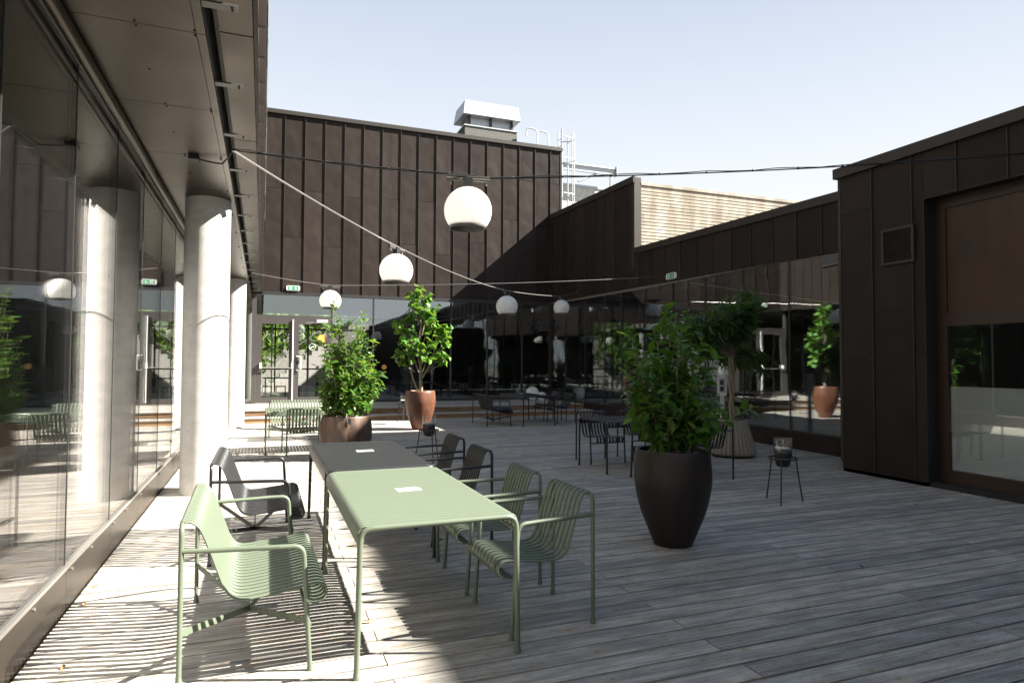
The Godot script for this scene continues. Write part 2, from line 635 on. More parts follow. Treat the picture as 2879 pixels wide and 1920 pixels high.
func build_left_building() -> void:
	var t := thing("glazed_building", "dark building with tall glass front, concrete columns and metal soffit", "building", Vector3(XG, 0, 0))
	var P := func(called, a, b, m): return bpart(called, a - Vector3(XG, 0, 0), b - Vector3(XG, 0, 0), m, t)
	var z0 := 6.5
	var joints := []
	var z := z0
	var zz := -4.87 + 1.265 * 9
	while zz > ZF + 0.3:
		joints.append(zz)
		zz -= 1.265
	joints.append(ZF + 0.03)
	for k in joints.size() - 1:
		var a: float = joints[k]
		var b: float = joints[k + 1]
		P.call("kick_panel", Vector3(XG - 0.03, -0.02, a - 0.002), Vector3(XG + 0.012, 0.262, b + 0.002), M.bronze)
		var lip := MB.new()
		lip.bb(Vector3(-0.02, 0.262, a - 0.002), Vector3(0.02, 0.285, b + 0.002))
		part("sill", lip, M.steel, t)
		for q in [-0.10, -0.62]:
			tpart("bolt", [Vector3(0.012, 0.235, a + q), Vector3(0.024, 0.235, a + q)], 0.011, M.steel, t)
		P.call("pane", Vector3(XG - 0.024, 0.287, a - 0.006), Vector3(XG, 3.56, b + 0.006), M.pane)
		P.call("pane", Vector3(XG - 0.055, 0.287, a - 0.006), Vector3(XG - 0.04, 3.56, b + 0.006), M.tint)
		P.call("gasket", Vector3(XG - 0.03, 0.287, b - 0.006), Vector3(XG + 0.003, 3.56, b + 0.006), M.gasket)
	# soffit panels, trim, rail
	var sj := [6.4, 5.0, 3.7, 2.4, 1.1, -0.2, -1.6, -2.95]
	var s := -4.27
	while s > ZF:
		sj.append(s)
		s -= 1.29
	sj.append(ZF + 0.02)
	for k in sj.size() - 1:
		var a: float = sj[k]
		var b: float = sj[k + 1]
		P.call("soffit_panel", Vector3(XG - 0.02, 3.56, a - 0.003), Vector3(-0.408, 3.60, b + 0.003), M.bronze)
		P.call("soffit_trim", Vector3(-0.404, 3.558, a - 0.003), Vector3(-0.355, 3.60, b + 0.003), M.bronze)
		if a > 1.0: continue
		for q in [0.08, 0.42, 0.735]:
			for e in [-0.03, 0.03]:
				tpart("fixing", [Vector3(q, 3.561, a + e), Vector3(q, 3.554, a + e)], 0.008, M.gasket, t, 6)
		tpart("fixing", [Vector3(0.40, 3.561, (a + b) * 0.5), Vector3(0.40, 3.554, (a + b) * 0.5)], 0.008, M.gasket, t, 6)
	# outer strip of soffit beyond the open slot
	var oj := 6.4
	while oj > ZF + 0.2:
		var e := maxf(oj - 2.2, ZF + 0.02)
		P.call("soffit_strip", Vector3(-0.299, 3.75, oj - 0.008), Vector3(-0.095, 3.78, e + 0.008), M.bronze)
		oj -= 2.2
	P.call("slot_web", Vector3(-0.359, 3.602, 6.4), Vector3(-0.352, 3.72, ZF + 0.02), M.dark_steel)
	P.call("slot_back", Vector3(-0.40, 4.25, 6.4), Vector3(-0.09, 4.30, ZF + 0.02), M.white)
	P.call("slot_side", Vector3(-0.299, 3.782, 6.4), Vector3(-0.29, 3.87, ZF + 0.02), M.white)
	var bz := -3.95 + 1.12 * 6
	while bz > ZF + 0.4:
		var c := MB.new()
		c.bb(Vector3(0.785, 3.585, bz - 0.035), Vector3(0.985, 3.597, bz + 0.035))
		var br := part("bracket", c, M.fitting, t)
		for q in [-0.015, 0.015]:
			tpart("bolt", [Vector3(0.955, 3.586, bz + q), Vector3(0.955, 3.578, bz + q)], 0.007, M.gasket, br, 6)
		bz -= 1.12
	tpart("glazing_rail", [Vector3(0.055, 3.515, 6.4), Vector3(0.055, 3.515, ZF + 0.02)], 0.04, M.bronze, t, 12)
	P.call("glazing_rail", Vector3(XG + 0.002, 3.50, 6.4), Vector3(XG + 0.03, 3.558, ZF + 0.02), M.dark_steel)
	# columns
	for cz in [-8.70, -16.85]:
		var c := MB.new()
		var prof := []
		for q in 9: prof.append(Vector2(0.257, 0.0 + 3.558 * q / 8.0))
		c.lathe(prof, 48, Vector3(0.497, 0, cz))
		part("column", c, M.concrete, t)
	# small black junction box and lead on the soffit
	var jb := MB.new()
	jb.bb(Vector3(0.455, 3.515, -6.94), Vector3(0.545, 3.558, -6.80))
	part("junction_box", jb, M.black, t)
	tpart("lead", [Vector3(0.545, 3.535, -6.87), Vector3(0.66, 3.52, -6.88), Vector3(0.75, 3.515, -6.87), Vector3(0.80, 3.54, -6.75), Vector3(0.845, 3.56, -6.6)], 0.008, M.black, t, 6)
	# upper storeys
	P.call("upper_wall", Vector3(-7.5, 3.76, 6.5), Vector3(-0.42, 15.5, -40), M.interior)
	P.call("upper_wall", Vector3(-0.42, 4.32, 6.5), Vector3(-0.06, 15.5, -40), M.clad[1])
	P.call("fascia", Vector3(-0.09, 3.75, 6.5), Vector3(-0.062, 4.32, ZF + 0.02), M.clad[1])
	P.call("upper_floor", Vector3(-7.5, 3.602, 6.5), Vector3(-0.42, 3.76, ZF - 0.02), M.interior)
	var rib := MB.new()
	rib.bb(Vector3(0, 0.12, -0.018), Vector3(0.045, 11.85, 0.018))
	var rm := rib.mesh(M.clad[2])
	var wins := []
	for k in 9: wins.append(-1.5 - 2.7 * k)
	var rz := 0.5
	while rz > -24.0:
		inst("rib", rm, t, Transform3D(Basis.IDENTITY, Vector3(-0.062 - XG, 3.64, rz)))
		rz -= 0.45
	for wz in wins:
		for wy in [5.2, 8.6, 12.0]:
			if wz < -20: continue
			var w := bpart("window", Vector3(-0.061 - XG, wy, wz), Vector3(-0.005 - XG, wy + 1.75, wz - 1.5), M.frame, t)
			bpart("pane", Vector3(-0.006 - XG, wy + 0.07, wz - 0.07), Vector3(0.004 - XG, wy + 1.68, wz - 1.43), M.glass, w)
			bpart("curtain", Vector3(-0.0055 - XG, wy + 0.07, wz - 0.07), Vector3(-0.004 - XG, wy + 1.68, wz - 0.55), M.curtain, w)
	# rooms behind the glass
	P.call("inner_floor", Vector3(-7.5, -0.15, 6.5), Vector3(XG - 0.04, 0.0, ZF - 0.02), M.interior_floor)
	P.call("inner_wall", Vector3(-7.5, 0, 6.5), Vector3(-7.4, 3.6, -21.6), M.interior)
	P.call("inner_wall", Vector3(-7.4, 0, 6.5), Vector3(XG - 0.03, 3.6, 6.4), M.interior)
	var bar := MB.new()
	bar.bb(Vector3(-3.6, 0, -6.0), Vector3(-2.9, 1.05, -2.0))
	part("inner_counter", bar, M.brown_frame, t)

func build_hall() -> void:
	var t := thing("clad_hall", "tall brown metal clad hall with glass front behind the raised deck", "building", Vector3(0, 0, ZF))
	var xr := 10.25
	var y0 := 3.80
	var y1 := 9.50
	var r := RandomNumberGenerator.new()
	r.seed = 12
	# backing wall above, split glazing below
	bpart("wall", Vector3(-0.10, y0, -9.0), Vector3(xr, y1, 0), M.clad[0], t)
	bpart("head_rail", Vector3(-1.13, 3.70, -0.12), Vector3(9.84, y0, 0.03), M.frame, t)
	var pitch := 0.6185
	var k := 0
	var x := -0.06
	while x < xr - 0.1:
		var e := minf(x + pitch, xr)
		# two or three sheets one above another with staggered laps
		var cuts := [y0 + 0.005]
		var a := 5.35 + 0.25 * (k % 3) if k % 2 == 1 else 7.05
		if k > 11: a += 1.15
		cuts.append(a + r.randf_range(-0.05, 0.05))
		cuts.append(y1)
		for c in 2:
			var o := panel("cladding_sheet", Vector3(0, 0, 0), Vector3.RIGHT, Vector3.BACK, x + 0.004, e - 0.004, cuts[c] + (0.006 if c > 0 else 0.0), cuts[c + 1] - (0.006 if c == 0 else 0.0), cuts[c + 1] - (0.006 if c == 0 else 0.0), 0.012 + (0.004 if c == 0 else 0.0), M.clad[r.randi() % 4], t)
		bpart("seam", Vector3(x - 0.009, y0, 0.0), Vector3(x + 0.003, y1, 0.046), M.seam, t)
		x = e
		k += 1
	bpart("corner_trim", Vector3(xr - 0.01, y0, -9.0), Vector3(xr + 0.02, y1, 0.03), M.seam, t)
	bpart("roof_edge", Vector3(-0.1, y1 - 0.03, -9.02), Vector3(xr + 0.06, y1 + 0.10, 0.075), M.cap, t)
	# glazing
	var mull := [2.07, 3.41, 4.74, 6.08, 7.41, 8.74, 9.83]
	bpart("bottom_rail", Vector3(2.0, PLAT - 0.01, -0.08), Vector3(9.84, PLAT + 0.075, 0.02), M.frame, t)
	for q in mull.size():
		var w := 0.035 if q > 0 else 0.05
		bpart("mullion", Vector3(mull[q] - w * 0.5, PLAT + 0.076, -0.08), Vector3(mull[q] + w * 0.5, 3.699, 0.022), M.frame if q < 6 else M.brown_frame, t)
		if q > 0:
			pane(t, Vector3(mull[q - 1] + 0.02, PLAT + 0.077, -0.05), Vector3(mull[q] - 0.02, 3.698, -0.03), M.glass_dark)
			pane(t, Vector3(mull[q - 1] + 0.02, PLAT + 0.077, -0.075), Vector3(mull[q] - 0.02, 3.698, -0.06), M.tint)
	# side light left of the door
	bpart("bottom_rail", Vector3(-1.12, PLAT - 0.01, -0.08), Vector3(-0.33, PLAT + 0.075, 0.02), M.door, t)
	pane(t, Vector3(-1.12, PLAT + 0.076, -0.05), Vector3(-0.33, 3.699, -0.03), M.glass)
	bpart("mullion", Vector3(-0.33, PLAT - 0.01, -0.09), Vector3(-0.20, 3.699, 0.03), M.door, t)
	# light over the door
	bpart("transom", Vector3(-0.20, 2.98, -0.08), Vector3(2.045, 3.06, 0.028), M.door, t)
	pane(t, Vector3(-0.20, 3.061, -0.05), Vector3(2.045, 3.699, -0.03), M.glass)
	# double door
	for s in 2:
		var xa: float = [-0.198, 0.902][s]
		var xb: float = [0.898, 2.043][s]
		var d := MB.new()
		d.bb(Vector3(xa, PLAT + 0.03, -0.05), Vector3(xa + 0.16, 2.978, 0.03))
		d.bb(Vector3(xb - 0.13, PLAT + 0.03, -0.05), Vector3(xb, 2.978, 0.03))
		d.bb(Vector3(xa + 0.16, 2.78, -0.049), Vector3(xb - 0.13, 2.977, 0.029))
		d.bb(Vector3(xa + 0.16, PLAT + 0.031, -0.049), Vector3(xb - 0.13, 0.475, 0.029))
		var door := part("door", d, M.door, t)
		pane(door, Vector3(xa + 0.155, 0.47, -0.02), Vector3(xb - 0.125, 2.785, 0.0), M.glass)
		bpart("glazing_bar", Vector3(xa + 0.44, 0.475, -0.06), Vector3(xa + 0.475, 2.78, -0.021), M.gasket, door)
		if s == 0:
			tpart("push_bar", [Vector3(-0.04, 1.40, 0.10), Vector3(0.86, 1.40, 0.10)], 0.018, M.steel, door)
			bpart("bar_mount", Vector3(-0.09, 1.38, 0.03), Vector3(-0.03, 1.55, 0.125), M.white, door)
			bpart("bar_mount", Vector3(0.84, 1.38, 0.03), Vector3(0.90, 1.55, 0.125), M.white, door)
			tpart("rod", [Vector3(0.875, 0.36, 0.055), Vector3(0.875, 2.93, 0.055)], 0.02, M.white, door)
		else:
			tpart("handle", bend([Vector3(1.0, 1.76, 0.03), Vector3(1.12, 1.76, 0.09), Vector3(1.12, 1.33, 0.09), Vector3(1.0, 1.33, 0.03)], 0.05), 0.02, M.white, door)
			bpart("lock", Vector3(0.99, 1.50, 0.03), Vector3(1.05, 1.62, 0.045), M.black, door)
			bpart("closer", Vector3(1.60, 2.86, 0.03), Vector3(1.94, 2.94, 0.09), M.white, door)
			tpart("closer_arm", [Vector3(1.92, 2.85, 0.08), Vector3(1.28, 2.835, 0.11)], 0.012, M.steel, door)
	bpart("threshold", Vector3(-0.2, PLAT + 0.002, -0.08), Vector3(2.045, PLAT + 0.028, 0.035), M.steel, t)
	# round stickers on the glass
	for q in [[1.766, 2.338, 0.13, "disc"], [3.78, 1.431, 0.082, "disc"], [1.478, 2.075, 0.10, "ring"]]:
		var b := MB.new()
		if q[3] == "disc":
			b.tube([Vector3(q[0], q[1], -0.028 if q[0] > 2 else 0.003), Vector3(q[0], q[1], -0.024 if q[0] > 2 else 0.007)], q[2], 28)
			part("glass_sticker", b, M.orange, t)
		else:
			var ring := []
			for e in 25: ring.append(Vector3(q[0] + cos(TAU * e / 24.0) * q[2], q[1] + sin(TAU * e / 24.0) * q[2], 0.003))
			b.tube(ring, 0.006, 6, false)
			b.tube([ring[15], ring[3]], 0.006, 6)
			b.tube([Vector3(q[0] - 0.06, q[1] - 0.01, 0.003), Vector3(q[0] + 0.05, q[1] - 0.01, 0.003)], 0.008, 6)
			part("glass_sticker", b, M.white, t)
	# inside of the hall
	bpart("inner_floor", Vector3(-7.5, 0.10, -8.6), Vector3(16, PLAT - 0.012, -0.082), M.interior_floor, t)
	bpart("inner_ceiling", Vector3(-7.5, 3.72, -8.6), Vector3(16, 3.79, -0.13), M.interior_ceil, t)
	bpart("inner_wall", Vector3(4.6, PLAT, -8.6), Vector3(16, 3.72, -8.5), M.interior, t)
	bpart("inner_wall", Vector3(-7.5, PLAT, -8.6), Vector3(-3.6, 3.72, -8.5), M.interior, t)
	bpart("inner_wall", Vector3(15.9, PLAT, -8.5), Vector3(16, 3.72, -0.13), M.interior, t)
	bpart("inner_wall", Vector3(-7.5, PLAT, -8.5), Vector3(-7.4, 3.72, -0.13), M.interior, t)
	for q in 7:
		bpart("rear_mullion", Vector3(-3.6 + 1.366 * q - 0.03, PLAT, -8.6), Vector3(-3.6 + 1.366 * q + 0.03, 3.72, -8.5), M.frame, t)
	bpart("rear_rail", Vector3(-3.6, 1.25, -8.58), Vector3(4.6, 1.31, -8.52), M.frame, t)
	bpart("rear_rail", Vector3(-3.6, 3.0, -8.58), Vector3(4.6, 3.07, -8.52), M.frame, t)
	var cl := MB.new()
	cl.lathe([Vector2(0.257, PLAT), Vector2(0.257, 3.7)], 32, Vector3(-0.65, 0, -3.4))
	part("inner_column", cl, M.concrete, t)
	for q in [[5.2, -4.0], [7.0, -3.2], [8.6, -5.0], [2.4, -3.4], [0.6, -3.0]]:
		var b := MB.new()
		b.bb(Vector3(q[0] - 0.6, 1.0, q[1] - 0.35), Vector3(q[0] + 0.6, 1.03, q[1] + 0.35))
		for e in [[-0.5, -0.3], [0.5, -0.3], [-0.5, 0.3], [0.5, 0.3]]:
			b.bb(Vector3(q[0] + e[0] - 0.02, PLAT, q[1] + e[1] - 0.02), Vector3(q[0] + e[0] + 0.02, 1.0, q[1] + e[1] + 0.02))
		for e in [-0.45, 0.0, 0.45]:
			b.bb(Vector3(q[0] + e - 0.17, 0.72, q[1] + 0.5), Vector3(q[0] + e + 0.17, 0.75, q[1] + 0.84))
			for g in [[-0.15, 0.52], [0.15, 0.52], [-0.15, 0.82], [0.15, 0.82]]:
				b.bb(Vector3(q[0] + e + g[0] - 0.012, PLAT, q[1] + g[1] - 0.012), Vector3(q[0] + e + g[0] + 0.012, 0.72, q[1] + g[1] + 0.012))
		part("inner_table", b, M.black, t)

func build_wing() -> void:
	var a := Vector3(wing_x(-8.0), 0, -8.0)
	var t := thing("dark_wing", "low dark metal clad wing with a long glass front and higher far end", "building", a)
	var e := Vector3(wing_x(ZF), 0, ZF)
	var u := (e - a).normalized()
	var w := Vector3(u.z, 0, -u.x)      # outward, towards the court
	if w.x > 0: w = -w
	var L := (e - a).length()
	var at := func(z): return (-8.0 - z) / (-u.z)      # distance along for a given z
	var o := Vector3.ZERO
	var cap_t := func(s): return lerpf(4.55, 4.775, s / at.call(-15.37))
	var fas := func(s): return lerpf(3.515, 3.80, s / L)
	var zt := -15.37
	# plinth panels
	var s0 := -3.0
	var edge := [-3.0]
	var q := -8.4
	while q > -18.6:
		edge.append(at.call(q))
		q -= 1.76
	edge.append(at.call(-18.65))
	for k in edge.size() - 1:
		panel("plinth_panel", o, u, w, edge[k] + 0.002, edge[k + 1] - 0.002, 0.0, 0.318, 0.318, 0.012, M.clad[k % 3], t)
	panel("plinth", o, u, w, -3.0, L, -0.1, 0.315, 0.315, 0.004, M.clad[0], t)
	# glass
	var gj := [-3.0, at.call(-8.18), at.call(-9.51), at.call(-10.84), at.call(-12.17), at.call(-13.50), at.call(-14.83), at.call(-16.16), at.call(-17.24), at.call(-18.64), at.call(-20.25), L - 0.03]
	for k in gj.size() - 1:
		panel("pane", o - w * 0.03, u, w, gj[k] + 0.004, gj[k + 1] - 0.004, 0.32, fas.call(gj[k]) - 0.01, fas.call(gj[k + 1]) - 0.01, 0.022, M.glass_dark, t)
		panel("pane", o - w * 0.055, u, w, gj[k] + 0.004, gj[k + 1] - 0.004, 0.32, fas.call(gj[k]) - 0.01, fas.call(gj[k + 1]) - 0.01, 0.015, M.tint, t)
		panel("mullion", o - w * 0.05, u, w, gj[k + 1] - 0.014, gj[k + 1] + 0.014, 0.32, fas.call(gj[k + 1]) - 0.005, fas.call(gj[k + 1]) - 0.005, 0.048, M.frame, t)
	panel("glazing_rail", o - w * 0.06, u, w, -3.0, L, 0.315, 0.345, 0.345, 0.07, M.frame, t)
	# low fascia
	var sz := [-3.0, -2.4, -1.8, -1.2, -0.6, 0.0]
	for z in [-8.658, -9.27, -9.90, -10.536, -11.18, -11.822, -12.469, -13.115, -13.784, -14.421, -15.114]: sz.append(at.call(z))
	sz.append(at.call(-15.37))
	for k in sz.size() - 1:
		var s1: float = sz[k]
		var s2: float = sz[k + 1]
		var b := MB.new()
		panel_quad(b, o, u, w, s1 + 0.003, s2 - 0.003, fas.call(s1), fas.call(s2), cap_t.call(s1) - 0.16, cap_t.call(s2) - 0.16, 0.012)
		part("cladding_sheet", b, M.clad[(k * 2) % 3], t)
		if k > 0: panel("seam", o, u, w, s1 - 0.007, s1 + 0.005, fas.call(s1), cap_t.call(s1) - 0.16, cap_t.call(s1) - 0.16, 0.034, M.cap, t)
	var sT: float = at.call(zt)
	var cb := MB.new()
	panel_quad(cb, o, u, w, -3.0, sT + 0.02, cap_t.call(-3.0) - 0.16, cap_t.call(sT) - 0.16, cap_t.call(-3.0), cap_t.call(sT), 0.06)
	part("roof_edge", cb, M.cap, t)
	# high far end
	var tall := func(s): return lerpf(6.79, 7.06, (s - sT) / (L - sT))
	var ts := [sT]
	for z in [-15.80, -16.50, -17.144, -17.78, -18.57, -19.30, -19.94, -20.59, -21.20]: ts.append(at.call(z))
	ts.append(L)
	for k in ts.size() - 1:
		var b := MB.new()
		panel_quad(b, o, u, w, ts[k] + 0.003, ts[k + 1] - 0.003, fas.call(ts[k]), fas.call(ts[k + 1]), tall.call(ts[k]) - 0.18, tall.call(ts[k + 1]) - 0.18, 0.012)
		part("cladding_sheet", b, M.clad[(k * 2 + 1) % 3], t)
		if k > 0: panel("seam", o, u, w, ts[k] - 0.007, ts[k] + 0.005, fas.call(ts[k]), tall.call(ts[k]) - 0.18, tall.call(ts[k]) - 0.18, 0.034, M.cap, t)
	var tb := MB.new()
	panel_quad(tb, o, u, w, sT - 0.02, L, tall.call(sT) - 0.18, tall.call(L) - 0.18, tall.call(sT), tall.call(L), 0.06)
	part("roof_edge", tb, M.cap, t)
	# bodies behind the cladding
	var hb := MB.new()
	panel_quad(hb, o - w * 0.10, u, w, -3.0, sT, 3.5, 3.6, cap_t.call(-3.0) - 0.03, cap_t.call(sT) - 0.03, 0.099)
	part("fascia_wall", hb, M.interior, t)
	var hb2 := MB.new()
	panel_quad(hb2, o - w * 0.10, u, w, sT, L, 3.6, 3.75, tall.call(sT) - 0.02, tall.call(L) - 0.02, 0.099)
	part("fascia_wall", hb2, M.interior, t)
	var bh := MB.new()
	panel_quad(bh, o - w * 0.30, u, w, -3.0, L, 3.40, 3.40, 3.62, 3.90, 0.1)
	part("bulkhead", bh, M.interior_ceil, t)
	# roofs
	var rf := MB.new()
	var i := -w
	rf.quad(o + u * -3.0 + Vector3.UP * 4.40, o + u * -3.0 + i * 8 + Vector3.UP * 4.40, o + u * sT + i * 8 + Vector3.UP * 4.60, o + u * sT + Vector3.UP * 4.60)
	part("roof", rf, M.felt, t)
	var rf2 := MB.new()
	rf2.quad(o + u * (sT + 0.7) + Vector3.UP * 6.6, o + u * (sT + 0.7) + i * 6 + Vector3.UP * 6.6, o + u * L + i * 6 + Vector3.UP * 6.8, o + u * L + Vector3.UP * 6.8)
	part("roof", rf2, M.felt, t)
	# rooms
	var fl := MB.new()
	fl.box(u * (L * 0.5 - 1.0) + i * 3.3 + Vector3(0, 0.05, 0), Vector3(L + 4.0, 0.2, 6.4), u, Vector3.UP, u.cross(Vector3.UP))
	part("inner_floor", fl, M.interior_floor, t)
	var bw := MB.new()
	bw.box(u * (L * 0.5 - 1.0) + i * 6.5 + Vector3(0, 1.9, 0), Vector3(L + 4.0, 3.8, 0.1), u, Vector3.UP, u.cross(Vector3.UP))
	part("inner_wall", bw, M.interior, t)
	var cw := MB.new()
	cw.box(u * (L * 0.5 - 1.0) + i * 3.3 + Vector3(0, 3.45, 0), Vector3(L + 4.0, 0.08, 6.4), u, Vector3.UP, u.cross(Vector3.UP))
	part("inner_ceiling", cw, M.interior_ceil, t)
	# timber boarded end wall above the low roof
	var tz := -15.37 + 8.0
	var tx := wing_x(-15.37) - a.x
	var wallb := thing("timber_screen", "sunlit weathered timber board wall above the dark wing roof", "wall", Vector3(wing_x(-15.37), 4.2, -15.37))
	bpart("backing", Vector3(0.0, 0.0, -0.16), Vector3(8.2, 2.44, -0.13), M.timber_back, wallb)
	bpart("corner_trim", Vector3(-0.02, 0.0, -0.139), Vector3(0.20, 2.56, 0.012), M.galv if false else M.seam, wallb)
	var y := 0.30
	var kk := 0
	while y < 2.36:
		var b := MB.new()
		b.plank(Vector3(0.20, y, 0.0), Vector3(8.2, y + 0.074, -0.035), 0.004)
		part("board", b, M.timber[(kk * 5 + kk / 3) % 3], wallb)
		y += 0.0955
		kk += 1
	bpart("top_rail", Vector3(0.20, 2.36, -0.13), Vector3(8.2, 2.44, 0.02), M.timber[1], wallb)

func panel_quad(b: MB, o: Vector3, u: Vector3, w: Vector3, s1: float, s2: float, y1: float, y2: float, t1: float, t2: float, t: float) -> void:
	var p := [o + u * s1 + Vector3.UP * y1, o + u * s2 + Vector3.UP * y2, o + u * s2 + Vector3.UP * t2, o + u * s1 + Vector3.UP * t1]
	var q := []
	for k in p: q.append(k + w * t)
	var flip := u.cross(Vector3.UP).dot(w) < 0
	var f := func(a, bb, c, d):
		if flip: b.quad(a, d, c, bb)
		else: b.quad(a, bb, c, d)
	f.call(q[0], q[1], q[2], q[3])
	for k in 4: f.call(p[k], p[(k + 1) % 4], q[(k + 1) % 4], q[k])
	f.call(p[1], p[0], p[3], p[2])

func build_block() -> void:
	var t := thing("dark_block", "dark metal clad block with a recessed window and louvred vent", "building", Vector3(XB, 0, 0))
	var u := Vector3.FORWARD
	var w := Vector3.LEFT
	var o := Vector3.ZERO
	var top := 4.52
	var c0 := 7.22           # distance towards the far end (corner)
	var op0 := 5.91          # window opening
	var op1 := 1.6
	var ytop := 3.76
	# body: walls with the opening left free
	bpart("wall", Vector3(0, 0, -c0), Vector3(0.35, top - 0.02, -op0), M.interior, t)
	bpart("wall", Vector3(0, ytop, -op0), Vector3(0.35, top - 0.02, 7), M.interior, t)
	bpart("wall", Vector3(0, 0, -op1), Vector3(0.35, ytop, 7), M.interior, t)
	bpart("end_wall", Vector3(0.35, 0, -c0), Vector3(6, top - 0.02, -c0 + 0.2), M.clad[0], t)
	bpart("roof", Vector3(0.35, top - 0.12, -c0 + 0.2), Vector3(6, top - 0.04, 7), M.felt, t)
	# cladding: full-height strips left of the window, short ones above it
	var cols := [[6.667, c0, [0.05, 1.66, 3.82, top - 0.15]], [6.06, 6.661, [0.05, 2.33, top - 0.15]], [op0, 6.054, [0.05, 1.68, ytop, top - 0.15]]]
	var kk := 0
	for cdef in cols:
		var ys: Array = cdef[2]
		for k in ys.size() - 1:
			panel("cladding_sheet", o, u, w, cdef[0] + 0.002, cdef[1] - 0.002, ys[k] + 0.002, ys[k + 1] - 0.002, ys[k + 1] - 0.002, 0.012 if k % 2 == 0 else 0.009, M.clad[kk % 3], t)
			kk += 1
	var z := op0
	for e in [5.46, 4.86, 4.25, 3.64, 3.03, 2.42, 1.81, 1.2, 0.6, 0.0, -0.6, -1.2, -1.8, -2.4, -3.0, -4.0, -5.0, -7.0]:
		panel("cladding_sheet", o, u, w, e + 0.002, z - 0.002, ytop + 0.004 if e > 1.5 else 0.05, top - 0.15, top - 0.15, 0.012, M.clad[kk % 3], t)
		if e > -6: panel("seam", o, u, w, e - 0.005, e + 0.006, ytop if e > 1.5 else 0.05, top - 0.15, top - 0.15, 0.034, M.cap, t)
		z = e
		kk += 1
	for e in [6.664, 6.057]:
		panel("seam", o, u, w, e - 0.006, e + 0.006, 0.05, top - 0.15, top - 0.15, 0.036, M.cap, t)
	panel("corner_trim", o, u, w, c0 - 0.02, c0 + 0.025, 0.14, top - 0.15, top - 0.15, 0.02, M.cap, t)
	bpart("roof_edge", Vector3(-0.07, top - 0.15, -c0 - 0.07), Vector3(0.4, top, 7), M.cap, t)
	bpart("base_strip", Vector3(0.0, -0.02, -c0), Vector3(0.05, 0.05, -op0), M.gasket, t)
	# reveal
	bpart("reveal", Vector3(-0.012, 0.05, -op0 + 0.0005), Vector3(0.35, ytop + 0.003, -op0 + 0.012), M.gasket, t)
	bpart("reveal", Vector3(-0.012, ytop - 0.012, -op0 + 0.0125), Vector3(0.35, ytop + 0.003, -op1), M.gasket, t)
	bpart("sill", Vector3(0.02, -0.03, -op0 + 0.013), Vector3(0.35, 0.06, -op1), M.gasket, t)
	# window: brown frame, closed panel above, glass below with white film on its lower half
	var fx := 0.20
	var zr := -op0 + 0.013
	var f := MB.new()
	f.bb(Vector3(fx, 0.06, zr), Vector3(fx + 0.08, ytop - 0.0125, zr + 0.13))
	f.bb(Vector3(fx, 0.06, zr + 0.1301), Vector3(fx + 0.08, 0.22, -op1))
	f.bb(Vector3(fx, 2.08, zr + 0.1301), Vector3(fx + 0.08, 2.25, -op1))
	f.bb(Vector3(fx, 3.62, zr + 0.1301), Vector3(fx + 0.08, ytop - 0.0125, -op1))
	f.bb(Vector3(fx + 0.002, 0.22, -4.24), Vector3(fx + 0.078, 3.62, -4.12))
	var win := part("window", f, M.brown_frame, t)
	bpart("closed_panel", Vector3(fx + 0.02, 2.25, zr + 0.13), Vector3(fx + 0.05, 3.62, -4.24), M.brown_panel, win)
	bpart("closed_panel", Vector3(fx + 0.02, 2.25, -4.12), Vector3(fx + 0.05, 3.62, -op1), M.brown_panel, win)
	bpart("pane", Vector3(fx + 0.02, 0.22, zr + 0.13), Vector3(fx + 0.04, 2.08, -4.24), M.glass, win)
	bpart("pane", Vector3(fx + 0.02, 0.22, -4.12), Vector3(fx + 0.04, 2.08, -op1), M.glass, win)
	bpart("frosted_film", Vector3(fx + 0.043, 0.225, zr + 0.135), Vector3(fx + 0.046, 1.30, -4.245), M.film, win)
	bpart("frosted_film", Vector3(fx + 0.043, 0.225, -4.115), Vector3(fx + 0.046, 1.30, -op1 - 0.005), M.film, win)
	# louvred vent
	var v := MB.new()
	var va := Vector3(-0.05, 2.95, -6.50)
	var vb := Vector3(0.0, 3.45, -6.02)
	v.bb(Vector3(-0.055, va.y, va.z), Vector3(-0.012, vb.y, va.z + 0.035))
	v.bb(Vector3(-0.055, va.y, vb.z - 0.035), Vector3(-0.012, vb.y, vb.z))
	v.bb(Vector3(-0.054, va.y, va.z + 0.035), Vector3(-0.012, va.y + 0.035, vb.z - 0.035))
	v.bb(Vector3(-0.054, vb.y - 0.035, va.z + 0.035), Vector3(-0.012, vb.y, vb.z - 0.035))
	var vent := part("vent", v, M.cap, t)
	for k in 9:
		var b := MB.new()
		b.box(Vector3(-0.035, va.y + 0.06 + 0.048 * k, (va.z + vb.z) * 0.5), Vector3(0.006, 0.045, 0.41), Vector3(cos(0.7), sin(0.7), 0), Vector3(-sin(0.7), cos(0.7), 0), Vector3.BACK)
		part("slat", b, M.cap, vent)
	# room behind
	bpart("inner_floor", Vector3(0.35, -0.1, -c0 + 0.2), Vector3(6, 0.0, 7), M.interior_floor, t)
	bpart("inner_wall", Vector3(5.8, 0, -c0 + 0.2), Vector3(6, 4.4, 7), M.interior, t)
	bpart("inner_wall", Vector3(0.35, 0, 6.8), Vector3(5.8, 4.4, 7), M.interior, t)

